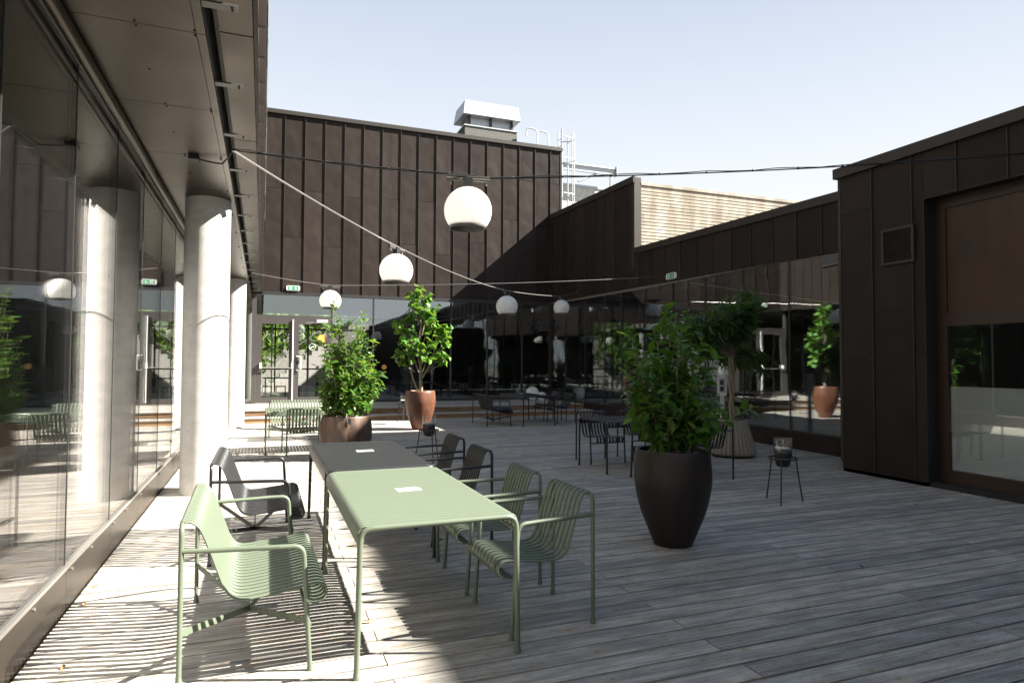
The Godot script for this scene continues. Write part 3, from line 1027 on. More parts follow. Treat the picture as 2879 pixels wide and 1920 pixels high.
func build_surroundings() -> void:
	# tall neighbour to the right, outside the picture, whose shade lies over the court
	var t := thing("tall_building", "tall dark clad building standing behind the low block", "building", Vector3(16.3, 0, 2.0))
	bpart("wall", Vector3(0, -0.2, -11.2), Vector3(9, 13.4, 12), M.clad[1], t)
	bpart("roof_edge", Vector3(-0.03, 13.4, -11.23), Vector3(9.03, 13.44, 12.03), M.cap, t)
	for fl in 3:
		for k in 7:
			var z := -10.0 + 3.0 * k
			var w := bpart("window", Vector3(-0.04, 4.6 + 3.0 * fl, z), Vector3(0.0, 6.3 + 3.0 * fl, z + 1.6), M.frame, t)
			bpart("pane", Vector3(-0.05, 4.68 + 3.0 * fl, z + 0.08), Vector3(-0.041, 6.22 + 3.0 * fl, z + 1.52), M.glass_dark, w)
	# building closing the court behind the camera
	var b := thing("ribbed_building", "low dark ribbed metal building closing the near end of the court", "building", Vector3(3, 0, 9))
	bpart("wall", Vector3(-4.0, -0.2, 0), Vector3(12, 4.4, 6), M.clad[1], b)
	var rib := MB.new()
	rib.bb(Vector3(-0.03, 0, -0.05), Vector3(0.03, 4.3, 0))
	var rm := rib.mesh(M.clad[2])
	for k in 40: inst("rib", rm, b, Transform3D(Basis.IDENTITY, Vector3(-3.9 + 0.4 * k, 0.05, 0)))
	bpart("roof_edge", Vector3(-4.05, 4.4, -0.08), Vector3(12.05, 4.52, 6), M.cap, b)
	# ventilation hood on the hall roof
	var h := thing("roof_vent", "galvanised ventilation hood on a felted kerb on the hall roof", "vent", Vector3(8.0, 9.6, -23.6))
	bpart("kerb", Vector3(-1.05, -0.05, -0.55), Vector3(1.05, 0.90, 0.60), M.felt, h)
	bpart("kerb_cap", Vector3(-1.08, 0.90, -0.58), Vector3(1.08, 0.945, 0.63), M.galv, h)
	bpart("neck", Vector3(-0.88, 0.945, -0.42), Vector3(0.88, 1.34, 0.46), M.galv, h)
	for q in [-0.86, 0.0, 0.86]:
		bpart("post", Vector3(q - 0.04, 0.945, 0.48), Vector3(q + 0.04, 1.34, 0.56), M.dark_steel, h)
	var hd := MB.new()
	for s in [[-1.12, -0.62, 1.12, 0.66, 1.30, 1.30, 1.0], [-1.12, -0.62, 1.12, 0.66, 1.30, 1.86, 0.93]]: pass
	var lo := [Vector3(-1.14, 1.32, 0.72), Vector3(1.16, 1.32, 0.72), Vector3(1.16, 1.32, -0.66), Vector3(-1.14, 1.32, -0.66)]
	var hi := [Vector3(-1.06, 1.86, 0.64), Vector3(1.08, 1.86, 0.64), Vector3(1.08, 1.86, -0.58), Vector3(-1.06, 1.86, -0.58)]
	for k in 4: hd.quad(lo[k], lo[(k + 1) % 4], hi[(k + 1) % 4], hi[k])
	hd.quad(hi[0], hi[1], hi[2], hi[3])
	hd.quad(lo[3], lo[2], lo[1], lo[0])
	part("hood", hd, M.galv, h)
	# caged ladder beside the hall
	var l := thing("roof_ladder", "galvanised caged ladder at the corner of the hall roof", "ladder", Vector3(11.15, 5.0, -23.1))
	for q in [-0.16, 0.16]:
		tpart("stile", [Vector3(-0.2, 0, q), Vector3(-0.2, 5.9, q)], 0.03, M.galv, l)
	for k in 20: tpart("rung", [Vector3(-0.2, 0.2 + 0.28 * k, -0.16), Vector3(-0.2, 0.2 + 0.28 * k, 0.16)], 0.014, M.galv, l, 6)
	for y in [1.35, 2.1, 3.3, 4.7, 5.55]:
		var pts := []
		for e in 13: pts.append(Vector3(-0.2 + 0.62 * sin(PI * e / 12.0), y, -0.30 * cos(PI * e / 12.0)))
		tpart("hoop", pts, 0.022, M.galv, l, 6)
	for e in [3, 6, 9]:
		var p := Vector3(-0.2 + 0.62 * sin(PI * e / 12.0), 0.6, -0.30 * cos(PI * e / 12.0))
		tpart("cage_bar", [p, p + Vector3(0, 5.2, 0)], 0.024, M.galv, l, 6)
	for q in [[-0.85, 0.35], [-1.32, 0.05]]:
		tpart("handrail", bend([Vector3(q[0], 4.55, 0.3), Vector3(q[0], 5.65 - q[1] * 0.2, 0.3), Vector3(q[0] - 0.45, 5.7 - q[1] * 0.2, 0.3), Vector3(q[0] - 0.47, 5.35, 0.3)], 0.16), 0.026, M.galv, l)
	# pale building and steel beam seen past the ladder
	var wbld := thing("white_building", "white rendered building seen behind the roof ladder", "building", Vector3(16, -0.2, -32))
	bpart("wall", Vector3(-1.9, 0, -2), Vector3(1.6, 11.0, 2), M.plaster, wbld)
	bpart("roof_edge", Vector3(-1.95, 11.0, -2.05), Vector3(1.65, 11.12, 2.05), M.galv, wbld)
	bpart("cladding_patch", Vector3(0.9, 8.5, 2.0), Vector3(1.2, 10.6, 2.02), M.galv, wbld)
	var sb := thing("steel_gantry", "galvanised steel beam frame above the white building", "beam", Vector3(15.9, 10.92, -29.5))
	bpart("beam", Vector3(-1.9, 0.85, -0.1), Vector3(1.3, 0.93, 0.1), M.galv, sb)
	bpart("beam", Vector3(-1.9, 0.55, -0.1), Vector3(1.3, 0.60, 0.1), M.galv, sb)
	bpart("web", Vector3(-1.9, 0.60, -0.015), Vector3(1.3, 0.85, 0.015), M.galv, sb)
	bpart("end_plate", Vector3(1.3, 0.5, -0.14), Vector3(1.36, 1.02, 0.14), M.galv, sb)
	tpart("post", [Vector3(1.0, -11.12, 0), Vector3(1.0, 0.549, 0)], 0.05, M.galv, sb)
	tpart("brace", [Vector3(-0.9, 0.02, 0), Vector3(0.2, 0.549, 0)], 0.05, M.galv, sb)
	# trees and a pale house beyond the hall windows
	var leaf := [leaf_shape(0.30, 0.11, 0.2, 0.2, 0.9, leaf_mat(0.075, 0.125, 0.03, 0.6)), leaf_shape(0.30, 0.11, 0.2, 0.2, 0.9, leaf_mat(0.05, 0.095, 0.025, 0.6))]
	var spots := [[Vector3(-1.2, -0.2, -37), 5.2, 2.3, "broad green tree seen through the left half of the hall door"], [Vector3(2.6, -0.2, -41), 6.5, 2.8, "tall green tree standing before the pale house beyond the hall"], [Vector3(-5.5, -0.2, -40), 6.0, 2.8, "green tree seen through the glass beside the columns"], [Vector3(6.8, -0.2, -43), 6.0, 2.6, "green tree seen only as a reflection in the wing windows"], [Vector3(-3.0, -0.2, -47), 7.5, 3.2, "large tree at the back, between two nearer green trees"]]
	for s in spots:
		var tr := thing("tree", s[3], "tree", s[0], 0.0, "trees beyond the hall")
		var tb := MB.new()
		tb.tube([Vector3.ZERO, Vector3(0.05, s[1] * 0.35, 0), Vector3(-0.05, s[1] * 0.6, 0.05), Vector3(0, s[1] * 0.85, 0)], [0.16, 0.12, 0.08, 0.03], 8)
		for k in 7:
			var a := TAU * k / 7.0 + 0.4
			var y: float = s[1] * (0.3 + 0.07 * k)
			tb.tube([Vector3(0, y, 0), Vector3(cos(a) * s[2] * 0.4, y + 0.5, sin(a) * s[2] * 0.4), Vector3(cos(a) * s[2] * 0.7, y + 1.1, sin(a) * s[2] * 0.7)], [0.06, 0.035, 0.015], 6)
		part("trunk", tb, M.bark, tr)
		for q in 2:
			var xs := []
			for c in 40:
				var cc := Vector3(rng.randfn(0, 0.45), rng.randfn(0, 0.42), rng.randfn(0, 0.45))
				cc = cc.limit_length(1.0) * Vector3(s[2], s[1] * 0.36, s[2]) + Vector3(0, s[1] * 0.66, 0)
				for e in 34:
					var p := cc + Vector3(rng.randfn(), rng.randfn(), rng.randfn()) * 0.34
					xs.append(leaf_xf(p, Vector3(rng.randfn(), rng.randfn() - 0.3, rng.randfn()), rng.randf_range(0.6, 1.2)))
			multi("crown", leaf[q], xs, tr)
	var sr := thing("outdoor_stair", "pale concrete stair rising outdoors behind the hall windows", "stairs", Vector3(-0.4, -0.2, -36.5))
	for k in 16:
		bpart("step", Vector3(0.32 * k, 0, -2.0), Vector3(0.32 * k + 0.32, 0.24 * (k + 1), 0), M.concrete, sr)
	bpart("landing", Vector3(5.12, 0, -2.0), Vector3(8.5, 3.84, 0), M.concrete, sr)
	tpart("handrail", [Vector3(0.1, 1.1, 0.05), Vector3(5.1, 4.9, 0.05), Vector3(8.4, 4.9, 0.05)], 0.03, M.galv, sr)
	var ho := thing("pale_house", "pale house with a grey pitched roof behind the trees", "house", Vector3(1, -0.2, -52))
	bpart("wall", Vector3(-9, 0, -4), Vector3(9, 5.2, 2), M.house, ho)
	var rf := MB.new()
	rf.quad(Vector3(-9.3, 5.15, 2.4), Vector3(9.3, 5.15, 2.4), Vector3(9.3, 7.6, -1), Vector3(-9.3, 7.6, -1))
	rf.quad(Vector3(9.3, 5.15, -4.4), Vector3(-9.3, 5.15, -4.4), Vector3(-9.3, 7.6, -1), Vector3(9.3, 7.6, -1))
	part("roof", rf, M.felt, ho)
	for k in 5: bpart("window", Vector3(-8 + 3.6 * k, 2.2, 2.0), Vector3(-6.8 + 3.6 * k, 3.6, 2.03), M.glass_dark, ho)

# ---------------------------------------------------------------- furniture
func foot(parent: Node, at: Vector3, r: float, m: Material) -> void:
	var b := MB.new()
	b.lathe([Vector2(0.0005, 0), Vector2(r + 0.004, 0.0), Vector2(r + 0.0045, 0.006), Vector2(r + 0.001, 0.03), Vector2(r, 0.034)], 12, at)
	part("foot", b, m, parent)

func seat_frame(called: String, label: String, category: String, group: String, m: Material, prof: Array, n: int, zb: float, zf: float, span: float, ufront: float, top: float, arm: float) -> Node3D:
	var t := thing(called, label, category, Vector3.ZERO, 0.0, group)
	var c := ufront * 0.5
	var r := 0.0128
	var pr := []
	for p in spline(prof, 3): pr.append(p - Vector2(c, 0))
	var sb := MB.new()
	sb.bent(pr, 0, 0.0335, 0.010)
	var sm := sb.mesh(m)
	for k in n:
		inst("slat", sm, t, Transform3D(Basis.IDENTITY, Vector3(0, 0, -span + 2.0 * span * k / (n - 1))))
	for s in [-1.0, 1.0]:
		var bl := tpart("leg", bend([Vector3(-c, 0.0, s * (zb + 0.004)), Vector3(-c, top, s * zb), Vector3(-c, top, s * (zb - 0.12))], 0.055), r, m, t, 10)
		foot(bl, Vector3(-c, 0, s * (zb + 0.004)), r, m)
		var fl := tpart("leg", bend([Vector3(ufront - 0.16 - c, arm - 0.004, s * (zf - 0.008)), Vector3(ufront - 0.04 - c, arm - 0.008, s * zf), Vector3(ufront - c, 0, s * zf)], 0.05), r, m, t, 10)
		foot(fl, Vector3(ufront - c, 0, s * zf), r, m)
		tpart("arm", [Vector3(0.0 - c, arm, s * zb), Vector3(0.06 - c, arm, s * (zb + 0.012)), Vector3(ufront - 0.16 - c, arm - 0.004, s * (zf - 0.008))], r, m, t, 10)
	tpart("top_rail", [Vector3(-c, top, -zb + 0.12), Vector3(-c, top, zb - 0.12)], r, m, t, 10)
	return t

func make_chair(label: String, m: Material, called: String, group: String) -> Node3D:
	var prof := [Vector2(0.0, 0.786), Vector2(0.03, 0.784), Vector2(0.056, 0.757), Vector2(0.078, 0.70), Vector2(0.109, 0.597), Vector2(0.145, 0.475), Vector2(0.172, 0.424), Vector2(0.219, 0.400), Vector2(0.29, 0.396), Vector2(0.40, 0.405), Vector2(0.50, 0.419), Vector2(0.555, 0.424), Vector2(0.593, 0.410), Vector2(0.610, 0.380), Vector2(0.598, 0.346), Vector2(0.568, 0.329), Vector2(0.525, 0.326)]
	var t := seat_frame(called, label, "chair", group, m, prof, 9, 0.270, 0.310, 0.226, 0.552, 0.780, 0.655)
	tpart("crossbar", [Vector3(0.515 - 0.276, 0.318, -0.305), Vector3(0.515 - 0.276, 0.318, 0.305)], 0.009, m, t)
	return t

func make_bench(label: String, m: Material, called: String, group: String) -> Node3D:
	var prof := [Vector2(0.0, 0.778), Vector2(0.04, 0.772), Vector2(0.076, 0.742), Vector2(0.104, 0.682), Vector2(0.138, 0.59), Vector2(0.17, 0.499), Vector2(0.192, 0.441), Vector2(0.220, 0.394), Vector2(0.258, 0.367), Vector2(0.31, 0.362), Vector2(0.41, 0.371), Vector2(0.545, 0.386), Vector2(0.62, 0.400), Vector2(0.664, 0.400), Vector2(0.693, 0.379), Vector2(0.698, 0.345), Vector2(0.682, 0.313), Vector2(0.645, 0.301), Vector2(0.605, 0.308)]
	var t := seat_frame(called, label, "bench", group, m, prof, 20, 0.580, 0.660, 0.535, 0.608, 0.770, 0.642)
	var c := 0.304
	tpart("crossbar", [Vector3(0.585 - c, 0.300, -0.655), Vector3(0.585 - c, 0.300, 0.655)], 0.009, m, t)
	# flat stretchers from the legs to the middle, and a rod up to the seat
	for q in [[0.0, -0.58], [0.0, 0.58], [0.608, -0.66], [0.608, 0.66]]:
		var a := Vector3(q[0] - c, 0.245, q[1])
		var b := Vector3(0.32 - c, 0.125, 0.0)
		var d := (b - a)
		var k := MB.new()
		var dn := d.normalized()
		var sd := dn.cross(Vector3.UP).normalized()
		k.box((a + b) * 0.5, Vector3(d.length(), 0.034, 0.006), dn, sd.cross(dn), sd)
		part("stretcher", k, m, t)
	tpart("rod", [Vector3(0.32 - c, 0.12, 0), Vector3(0.32 - c, 0.36, 0)], 0.005, m, t, 6)
	return t

func make_table(label: String, m: Material, called: String) -> Node3D:
	var t := thing(called, label, "table", Vector3.ZERO, 0.0, "slatted steel tables on the deck")
	var hl := 0.862
	for s in [-1.0, 1.0]:
		var pts := bend([Vector3(-0.432, 0, s * hl), Vector3(-0.420, 0.738, s * hl), Vector3(0.420, 0.738, s * hl), Vector3(0.432, 0, s * hl)], 0.062, 6)
		var cut := pts.size() / 2
		var half := [pts.slice(0, cut), pts.slice(cut)]
		for q in 2:
			var a: Array = half[q]
			if q == 0: a = a.slice(0, 8)
			else: a = a.slice(a.size() - 8)
			var lg := tpart("leg", a, 0.0148, m, t, 12)
			foot(lg, Vector3(-0.432 if q == 0 else 0.432, 0, s * hl), 0.0148, m)
		tpart("end_rail", [pts[7], pts[8]], 0.0148, m, t, 12)
	var pr := []
	var base := [Vector3(-0.430, 0.664, 0), Vector3(-0.430, 0.745, 0), Vector3(0.430, 0.745, 0), Vector3(0.430, 0.664, 0)]
	for p in bend(base, 0.058, 7): pr.append(Vector2(p.x, p.y))
	var sb := MB.new()
	sb.bent(pr, 0, 0.0458, 0.008)
	var sm := sb.mesh(m)
	for k in 31:
		inst("slat", sm, t, Transform3D(Basis.IDENTITY, Vector3(0, 0, -0.823 + 1.646 * k / 30.0)))
	for s in [-1.0, 1.0]:
		tpart("side_rail", [Vector3(s * 0.424, 0.662, -hl), Vector3(s * 0.424, 0.662, hl)], 0.011, m, t)
	return t

func seat_pad(label: String, at: Vector3, turn: float, bench: bool) -> void:
	var b := MB.new()
	if bench:
		b.bent(spline([Vector2(-0.045, 0.402), Vector2(0.02, 0.392), Vector2(0.14, 0.400), Vector2(0.30, 0.420), Vector2(0.36, 0.418)], 3), 0.0, 1.06, 0.045)
	else:
		b.bent(spline([Vector2(-0.075, 0.428), Vector2(0.0, 0.420), Vector2(0.12, 0.425), Vector2(0.23, 0.440), Vector2(0.29, 0.440)], 3), 0.0, 0.47, 0.035)
	var o := part("seat_pad", b, M.anth_pad, self)
	o.position = at
	o.rotation.y = turn
	tag(o, label, "cushion", "dark seat pads on the dark seats")

func build_furniture() -> void:
	# long table in the foreground
	var tg := make_table("green slatted steel table joined end to end with a dark table", M.green, "green_table")
	tg.position = Vector3(0.892, 0, -4.185)
	var td := make_table("dark slatted steel table joined end to end with a green table", M.anth, "dark_table")
	td.position = Vector3(0.892, 0, -6.015)
	copy(tg, Vector3(0.93, 0, -12.18), PI / 2, "green slatted table between a green bench and one green chair")
	copy(td, Vector3(5.47, 0, -8.58), PI / 2, "dark slatted table behind the black pot, with dark chairs round it")
	copy(td, Vector3(6.51, 0, -15.80), 0.0, "dark slatted table near the steps, between dark bench and two padded chairs")
	var gg := "green slatted armchairs"
	var dg := "dark slatted armchairs"
	var cg := make_chair("green armchair at the green table, beside its free end", M.green, "green_armchair", gg)
	cg.position = Vector3(1.890 - 0.276, 0, -3.795)
	cg.rotation.y = PI + 0.03
	copy(cg, Vector3(1.880 - 0.276, 0, -4.56), PI - 0.02, "green armchair standing between another green armchair and a dark one")
	copy(cg, Vector3(0.66, 0, -11.55 - 0.276), PI / 2 + 0.04, "single green chair at the green table beside the wide planter")
	var cd := make_chair("dark armchair without pad, next to a green armchair at the long table", M.anth, "dark_armchair", dg)
	cd.position = Vector3(1.935 - 0.276, 0, -5.77)
	cd.rotation.y = PI
	copy(cd, Vector3(1.975 - 0.276, 0, -6.76), PI, "dark armchair with a seat pad at the end of the long table")
	copy(cd, Vector3(5.11, 0, -9.56 + 0.276), -PI / 2 + 0.03, "dark chair behind the dark table, left of a matching chair")
	copy(cd, Vector3(5.93, 0, -9.64 + 0.276), -PI / 2, "dark chair behind the dark table, hidden mostly by shrub leaves")
	copy(cd, Vector3(5.775, 0, -7.215 - 0.276), PI / 2, "dark chair at the dark table with its back before the woven basket")
	copy(cd, Vector3(5.12, 0, -7.28 - 0.276), PI / 2, "dark chair at the dark table hidden behind the black pot")
	copy(cd, Vector3(7.755 - 0.276, 0, -16.53), PI, "dark padded armchair at the table by the steps, next to the wall corner")
	copy(cd, Vector3(7.745 - 0.276, 0, -15.66), PI, "dark padded armchair at the table by the steps, farther from the steps")
	var bg := make_bench("green two-seat slatted bench facing the long green table", M.green, "green_bench", "slatted two-seat benches")
	bg.position = Vector3(-0.37 + 0.304, 0, -4.16)
	bg.rotation.y = 0.02
	copy(bg, Vector3(0.73, 0, -14.42 + 0.304), -PI / 2, "green two-seat bench beyond the green table, its back to the steps")
	var bd := make_bench("dark two-seat slatted bench facing the dark half of the long table", M.anth, "dark_bench", "slatted two-seat benches")
	bd.position = Vector3(-0.36 + 0.304, 0, -6.12)
	copy(bd, Vector3(5.21 + 0.304, 0, -15.77), 0.0, "dark two-seat bench with a pad at the table by the steps")
	seat_pad("dark pad on the armchair at the end of the long table", Vector3(1.975 - 0.276, 0, -6.76), PI, false)
	seat_pad("dark pad on the armchair near the steps, next to the corner", Vector3(7.755 - 0.276, 0, -16.53), PI, false)
	seat_pad("dark pad on the armchair near the steps, farther from them", Vector3(7.745 - 0.276, 0, -15.66), PI, false)
	seat_pad("dark pad on the dark bench near the steps", Vector3(5.21 + 0.304, 0, -15.77), 0.0, true)
	# white cards stuck on the table tops
	for q in [[Vector3(0.900, 0.7495, -4.203), 0.02, "white paper card lying on the green table top"], [Vector3(0.908, 0.7495, -6.165), -0.03, "white paper card lying on the dark half of the long table"], [Vector3(6.50, 0.7495, -16.2), 0.1, "white paper card on the dark table by the steps"], [Vector3(1.15, 0.7495, -12.2), 1.5, "white paper card on the green table by the wide planter"]]:
		var b := MB.new()
		b.bb(Vector3(-0.078, 0.0, -0.05), Vector3(0.078, 0.0015, 0.05))
		var o := part("paper_card", b, M.card, self)
		o.position = q[0]
		o.rotation.y = q[1]
		tag(o, q[2], "card", "white cards on the tables")

# ---------------------------------------------------------------- string lights
func sag(a: Vector3, b: Vector3, s: float, n := 14) -> Array:
	var out := []
	for k in n + 1:
		var t := float(k) / n
		out.append(a.lerp(b, t) + Vector3(0, -s * 4.0 * t * (1.0 - t), 0))
	return out

func build_lights() -> void:
	var R := 0.236
	var prof := [Vector2(0.03, R * 0.992)]
	for k in range(1, 25):
		var a := lerpf(0.13, PI * 0.728, k / 24.0)
		prof.append(Vector2(sin(a) * R, cos(a) * R))
	var pr := []
	for k in range(prof.size() - 1, -1, -1): pr.append(prof[k])
	var gb := MB.new()
	gb.lathe(pr, 48)
	var gm := gb.mesh(M.opal)
	var last: Vector2 = prof[prof.size() - 1]
	var capb := MB.new()
	capb.lathe([Vector2(last.x - 0.014, last.y + 0.03), Vector2(last.x - 0.012, last.y - 0.022), Vector2(last.x + 0.001, last.y - 0.022), Vector2(last.x + 0.004, last.y)], 40)
	capb.lathe([Vector2(0.001, last.y + 0.02), Vector2(last.x - 0.013, last.y + 0.02)], 40)
	var cm := capb.mesh(M.opal_cap)
	var A := Vector3(-0.30, 3.56, -6.53)
	var endA := Vector3(XB - 0.035, 3.96, -4.60)
	var B := Vector3(9.744 - 0.02, 3.945, -19.066)
	var A2 := Vector3(-0.25, 3.51, -15.03)
	var C := Vector3(9.527 - 0.02, 3.845, -14.342)
	var spots := [[Vector3(1.869, 3.076, -6.063), A, endA, "largest white globe lamp, hanging on the cable across to the dark block"], [Vector3(1.742, 2.878, -9.07), A, B, "white globe lamp right over the round-leaved tree, on the sloping wire"], [Vector3(4.908, 2.799, -13.025), A, B, "white globe lamp at the low point of the sloping wire"], [Vector3(8.132, 3.2, -17.052), A, B, "shaded globe lamp at the wing end of the sloping wire"], [Vector3(1.39, 2.956, -14.912), A2, C, "white globe lamp hanging in front of the hall door"]]
	for s in spots:
		var c: Vector3 = s[0]
		var d: Vector3 = (s[2] - s[1])
		d.y = 0
		d = d.normalized()
		var t := thing("globe_lamp", s[3], "lamp", c, atan2(-d.z, d.x), "globe lamps on wires over the court")
		inst("globe", gm, t)
		inst("bottom_ring", cm, t)
		var nb := MB.new()
		nb.bb(Vector3(-0.042, R - 0.012, -0.032), Vector3(0.042, R + 0.095, 0.032))
		part("bracket", nb, M.black, t)
		var hb := MB.new()
		hb.tube([Vector3(-0.215, R + 0.078, 0), Vector3(0.215, R + 0.070, 0)], 0.02, 10)
		hb.tube([Vector3(-0.215, R + 0.108, 0), Vector3(0.215, R + 0.100, 0)], 0.008, 8)
		part("hanger_bar", hb, M.fitting, t)
		for q in [-0.17, 0.18]:
			tpart("eye_bolt", [Vector3(q, R + 0.055, 0), Vector3(q, R + 0.02, 0)], 0.008, M.steel, t, 6)
	var up := Vector3(0, R + 0.108, 0)
	# cables
	var w1 := MB.new()
	var p1: Array = sag(A, spots[0][0] + up - Vector3(0.2, 0, 0), 0.02) + sag(spots[0][0] + up + Vector3(0.2, 0, 0), endA, 0.05, 24)
	w1.tube(p1, 0.0065, 6)
	var p1b := []
	for k in p1.size(): p1b.append(p1[k] + Vector3(0, 0.012 + 0.008 * sin(k * 1.9), 0.004))
	w1.tube(p1b, 0.005, 6)
	for k in range(2, p1.size(), 2): w1.tube([p1[k] + Vector3(-0.006, 0.006, 0), p1[k] + Vector3(0.006, 0.006, 0)], 0.014, 6)
	var o := part("lamp_cable", w1, M.black, self)
	tag(o, "black cable with the largest globe, running to the dark block", "cable", "lamp cables over the court")
	var w2 := MB.new()
	var g2: Vector3 = spots[1][0] + up
	var g4: Vector3 = spots[2][0] + up
	var g5: Vector3 = spots[3][0] + up
	w2.tube(sag(A, g2, 0.03) + sag(g2, g4, 0.07).slice(1) + sag(g4, g5, 0.03).slice(1) + sag(g5, B, 0.0, 4).slice(1), 0.009, 6)
	o = part("lamp_cable", w2, M.steel, self)
	tag(o, "pale steel wire sloping across the court with three globes", "cable", "lamp cables over the court")
	var w3 := MB.new()
	var g3: Vector3 = spots[4][0] + up
	w3.tube(sag(A2, g3, 0.02) + sag(g3, C, 0.06, 20).slice(1), 0.006, 6)
	o = part("lamp_cable", w3, M.steel, self)
	tag(o, "thin wire with one globe in front of the hall", "cable", "lamp cables over the court")
	# ball lamps lying on the raised deck
	for q in [[Vector3(8.95, PLAT, -21.15), 0.24, "large white ball lamp on the raised deck in the corner"], [Vector3(9.12, PLAT, -20.70), 0.155, "small white ball lamp beside the large ball in the corner"]]:
		var t := thing("ball_lamp", q[2], "lamp", q[0], 0.0, "ball lamps on the raised deck")
		var b := MB.new()
		var pf := []
		for k in 19:
			var a := PI * (1.0 - k / 18.0)
			pf.append(Vector2(maxf(sin(a) * q[1], 0.001), maxf(cos(a) * q[1] + q[1] * 0.96, 0.0)))
		b.lathe(pf, 32)
		part("globe", b, M.opal, t)
		var bs := MB.new()
		bs.lathe([Vector2(q[1] * 0.36, 0.0), Vector2(q[1] * 0.36, 0.012), Vector2(q[1] * 0.2, 0.02)], 20)
		part("base", bs, M.opal_cap, t)

# ---------------------------------------------------------------- plants
func leaf_shape(ln: float, half: float, fold: float, droop: float, blunt: float, m: Material, n := 6) -> ArrayMesh:
	var b := MB.new()
	var rows := []
	for k in n + 1:
		var t := float(k) / n
		var w := half * sin(PI * pow(t, blunt)) + 0.0006
		if k == n: w = 0.0006
		var y := -droop * t * t * ln
		var z := ln * t
		rows.append([Vector3(w, y + fold * w, z), Vector3(w * 0.5, y + fold * w * 0.3, z), Vector3(0, y, z), Vector3(-w * 0.5, y + fold * w * 0.3, z), Vector3(-w, y + fold * w, z)])
	b.sheet(rows, false)
	return b.mesh(m)

func leaf_xf(p: Vector3, d: Vector3, s: float, roll := 0.0) -> Transform3D:
	var z := d.normalized()
	var up := Vector3.UP if absf(z.y) < 0.95 else Vector3.RIGHT
	var x := up.cross(z).normalized()
	var y := z.cross(x)
	var b := Basis(x, y, z).rotated(z, roll)
	return Transform3D(b.scaled(Vector3.ONE * s) if false else Basis(b.x * s, b.y * s, b.z * s), p)

func multi(called: String, mesh: Mesh, xs: Array, parent: Node) -> void:
	var mm := MultiMesh.new()
	mm.transform_format = MultiMesh.TRANSFORM_3D
	mm.mesh = mesh
	mm.instance_count = xs.size()
	for k in xs.size(): mm.set_instance_transform(k, xs[k])
	var o := MultiMeshInstance3D.new()
	o.multimesh = mm
	o.name = called
	parent.add_child(o, true)
	o.set_meta("kind", "stuff")

# the leaves nearest to the court's near side become parts, the rest one mass
func leaves(xs: Array, meshes: Array, parent: Node3D, most: int) -> void:
	var eye := Vector3(0.5, 1.6, 1.0) - parent.position
	var sorted := xs.duplicate()
	sorted.sort_custom(func(a, b): return a[0].origin.distance_squared_to(eye) < b[0].origin.distance_squared_to(eye))
	var rest := []
	for k in meshes.size(): rest.append([])
	for k in sorted.size():
		if k < most: inst("leaf", meshes[sorted[k][1]], parent, sorted[k][0])
		else: rest[sorted[k][1]].append(sorted[k][0])
	for k in meshes.size():
		if rest[k].size(): multi("foliage", meshes[k], rest[k], parent)

func shrub(t: Node3D, soil: float, stems: Array, r: RandomNumberGenerator, meshes: Array, step: float, bark: Material, most: int, size: float) -> void:
	var wood := MB.new()
	var xs := []
	for s in stems:
		var base: Vector3 = s[0]
		var tip: Vector3 = s[1]
		var pts := []
		var ctrl := base.lerp(tip, 0.5) + Vector3((base.x - tip.x) * 0.25 + r.randfn(0, 0.03), 0.03, (base.z - tip.z) * 0.25 + r.randfn(0, 0.03))
		for k in 9:
			var q := k / 8.0
			pts.append(base.lerp(ctrl, q).lerp(ctrl.lerp(tip, q), q) + Vector3(r.randfn(0, 0.008), 0, r.randfn(0, 0.008)) * (1.0 if k > 0 else 0.0))
		var rad := []
		for k in 9: rad.append(lerpf(0.010, 0.003, k / 8.0))
		wood.tube(pts, rad, 6)
		var lines := [[pts, s[2]]]
		for q in s[3]:
			var f := r.randf_range(0.15, 0.9)
			var at := int(f * 7.0)
			var p0: Vector3 = pts[at]
			var a := r.randf() * TAU
			var out := Vector3(cos(a), 0, sin(a))
			var ln := r.randf_range(0.16, 0.30) * size
			var p2 := p0 + out * ln * 0.75 + Vector3(0, ln * r.randf_range(0.45, 0.9), 0)
			var p1 := p0 + out * ln * 0.5 + Vector3(0, ln * 0.2, 0)
			wood.tube([p0, p1, p2], [0.004, 0.003, 0.002], 5)
			lines.append([[p0, p1, p2], 0.25])
		for l in lines:
			var lp: Array = l[0]
			var from: float = l[1]
			var total := 0.0
			for k in lp.size() - 1: total += (lp[k + 1] - lp[k]).length()
			var pos := total * from
			var ang := r.randf() * TAU
			while pos <= total:
				var acc := 0.0
				var p: Vector3 = lp[lp.size() - 1]
				var dr: Vector3 = (lp[lp.size() - 1] - lp[lp.size() - 2]).normalized()
				for k in lp.size() - 1:
					var sl: float = (lp[k + 1] - lp[k]).length()
					if acc + sl >= pos:
						p = lp[k].lerp(lp[k + 1], (pos - acc) / sl)
						dr = (lp[k + 1] - lp[k]).normalized()
						break
					acc += sl
				ang += 2.4
				var side := dr.cross(Vector3.UP if absf(dr.y) < 0.9 else Vector3.RIGHT).normalized()
				var out := side * cos(ang) + dr.cross(side) * sin(ang)
				var d := out * r.randf_range(0.8, 1.1) + dr * r.randf_range(0.25, 0.8) + Vector3(0, r.randf_range(-0.25, 0.3), 0)
				xs.append([leaf_xf(p, d, r.randf_range(0.5, 1.2), r.randfn(0, 0.55)), r.randi() % meshes.size()])
				pos += step * r.randf_range(0.75, 1.3)
	part("stems", wood, bark, t)
	leaves(xs, meshes, t, most)

func pot_body(called: String, prof: Array, m: Material, t: Node3D) -> void:
	var b := MB.new()
	b.lathe(spline(prof, 4), 56)
	part(called, b, m, t)

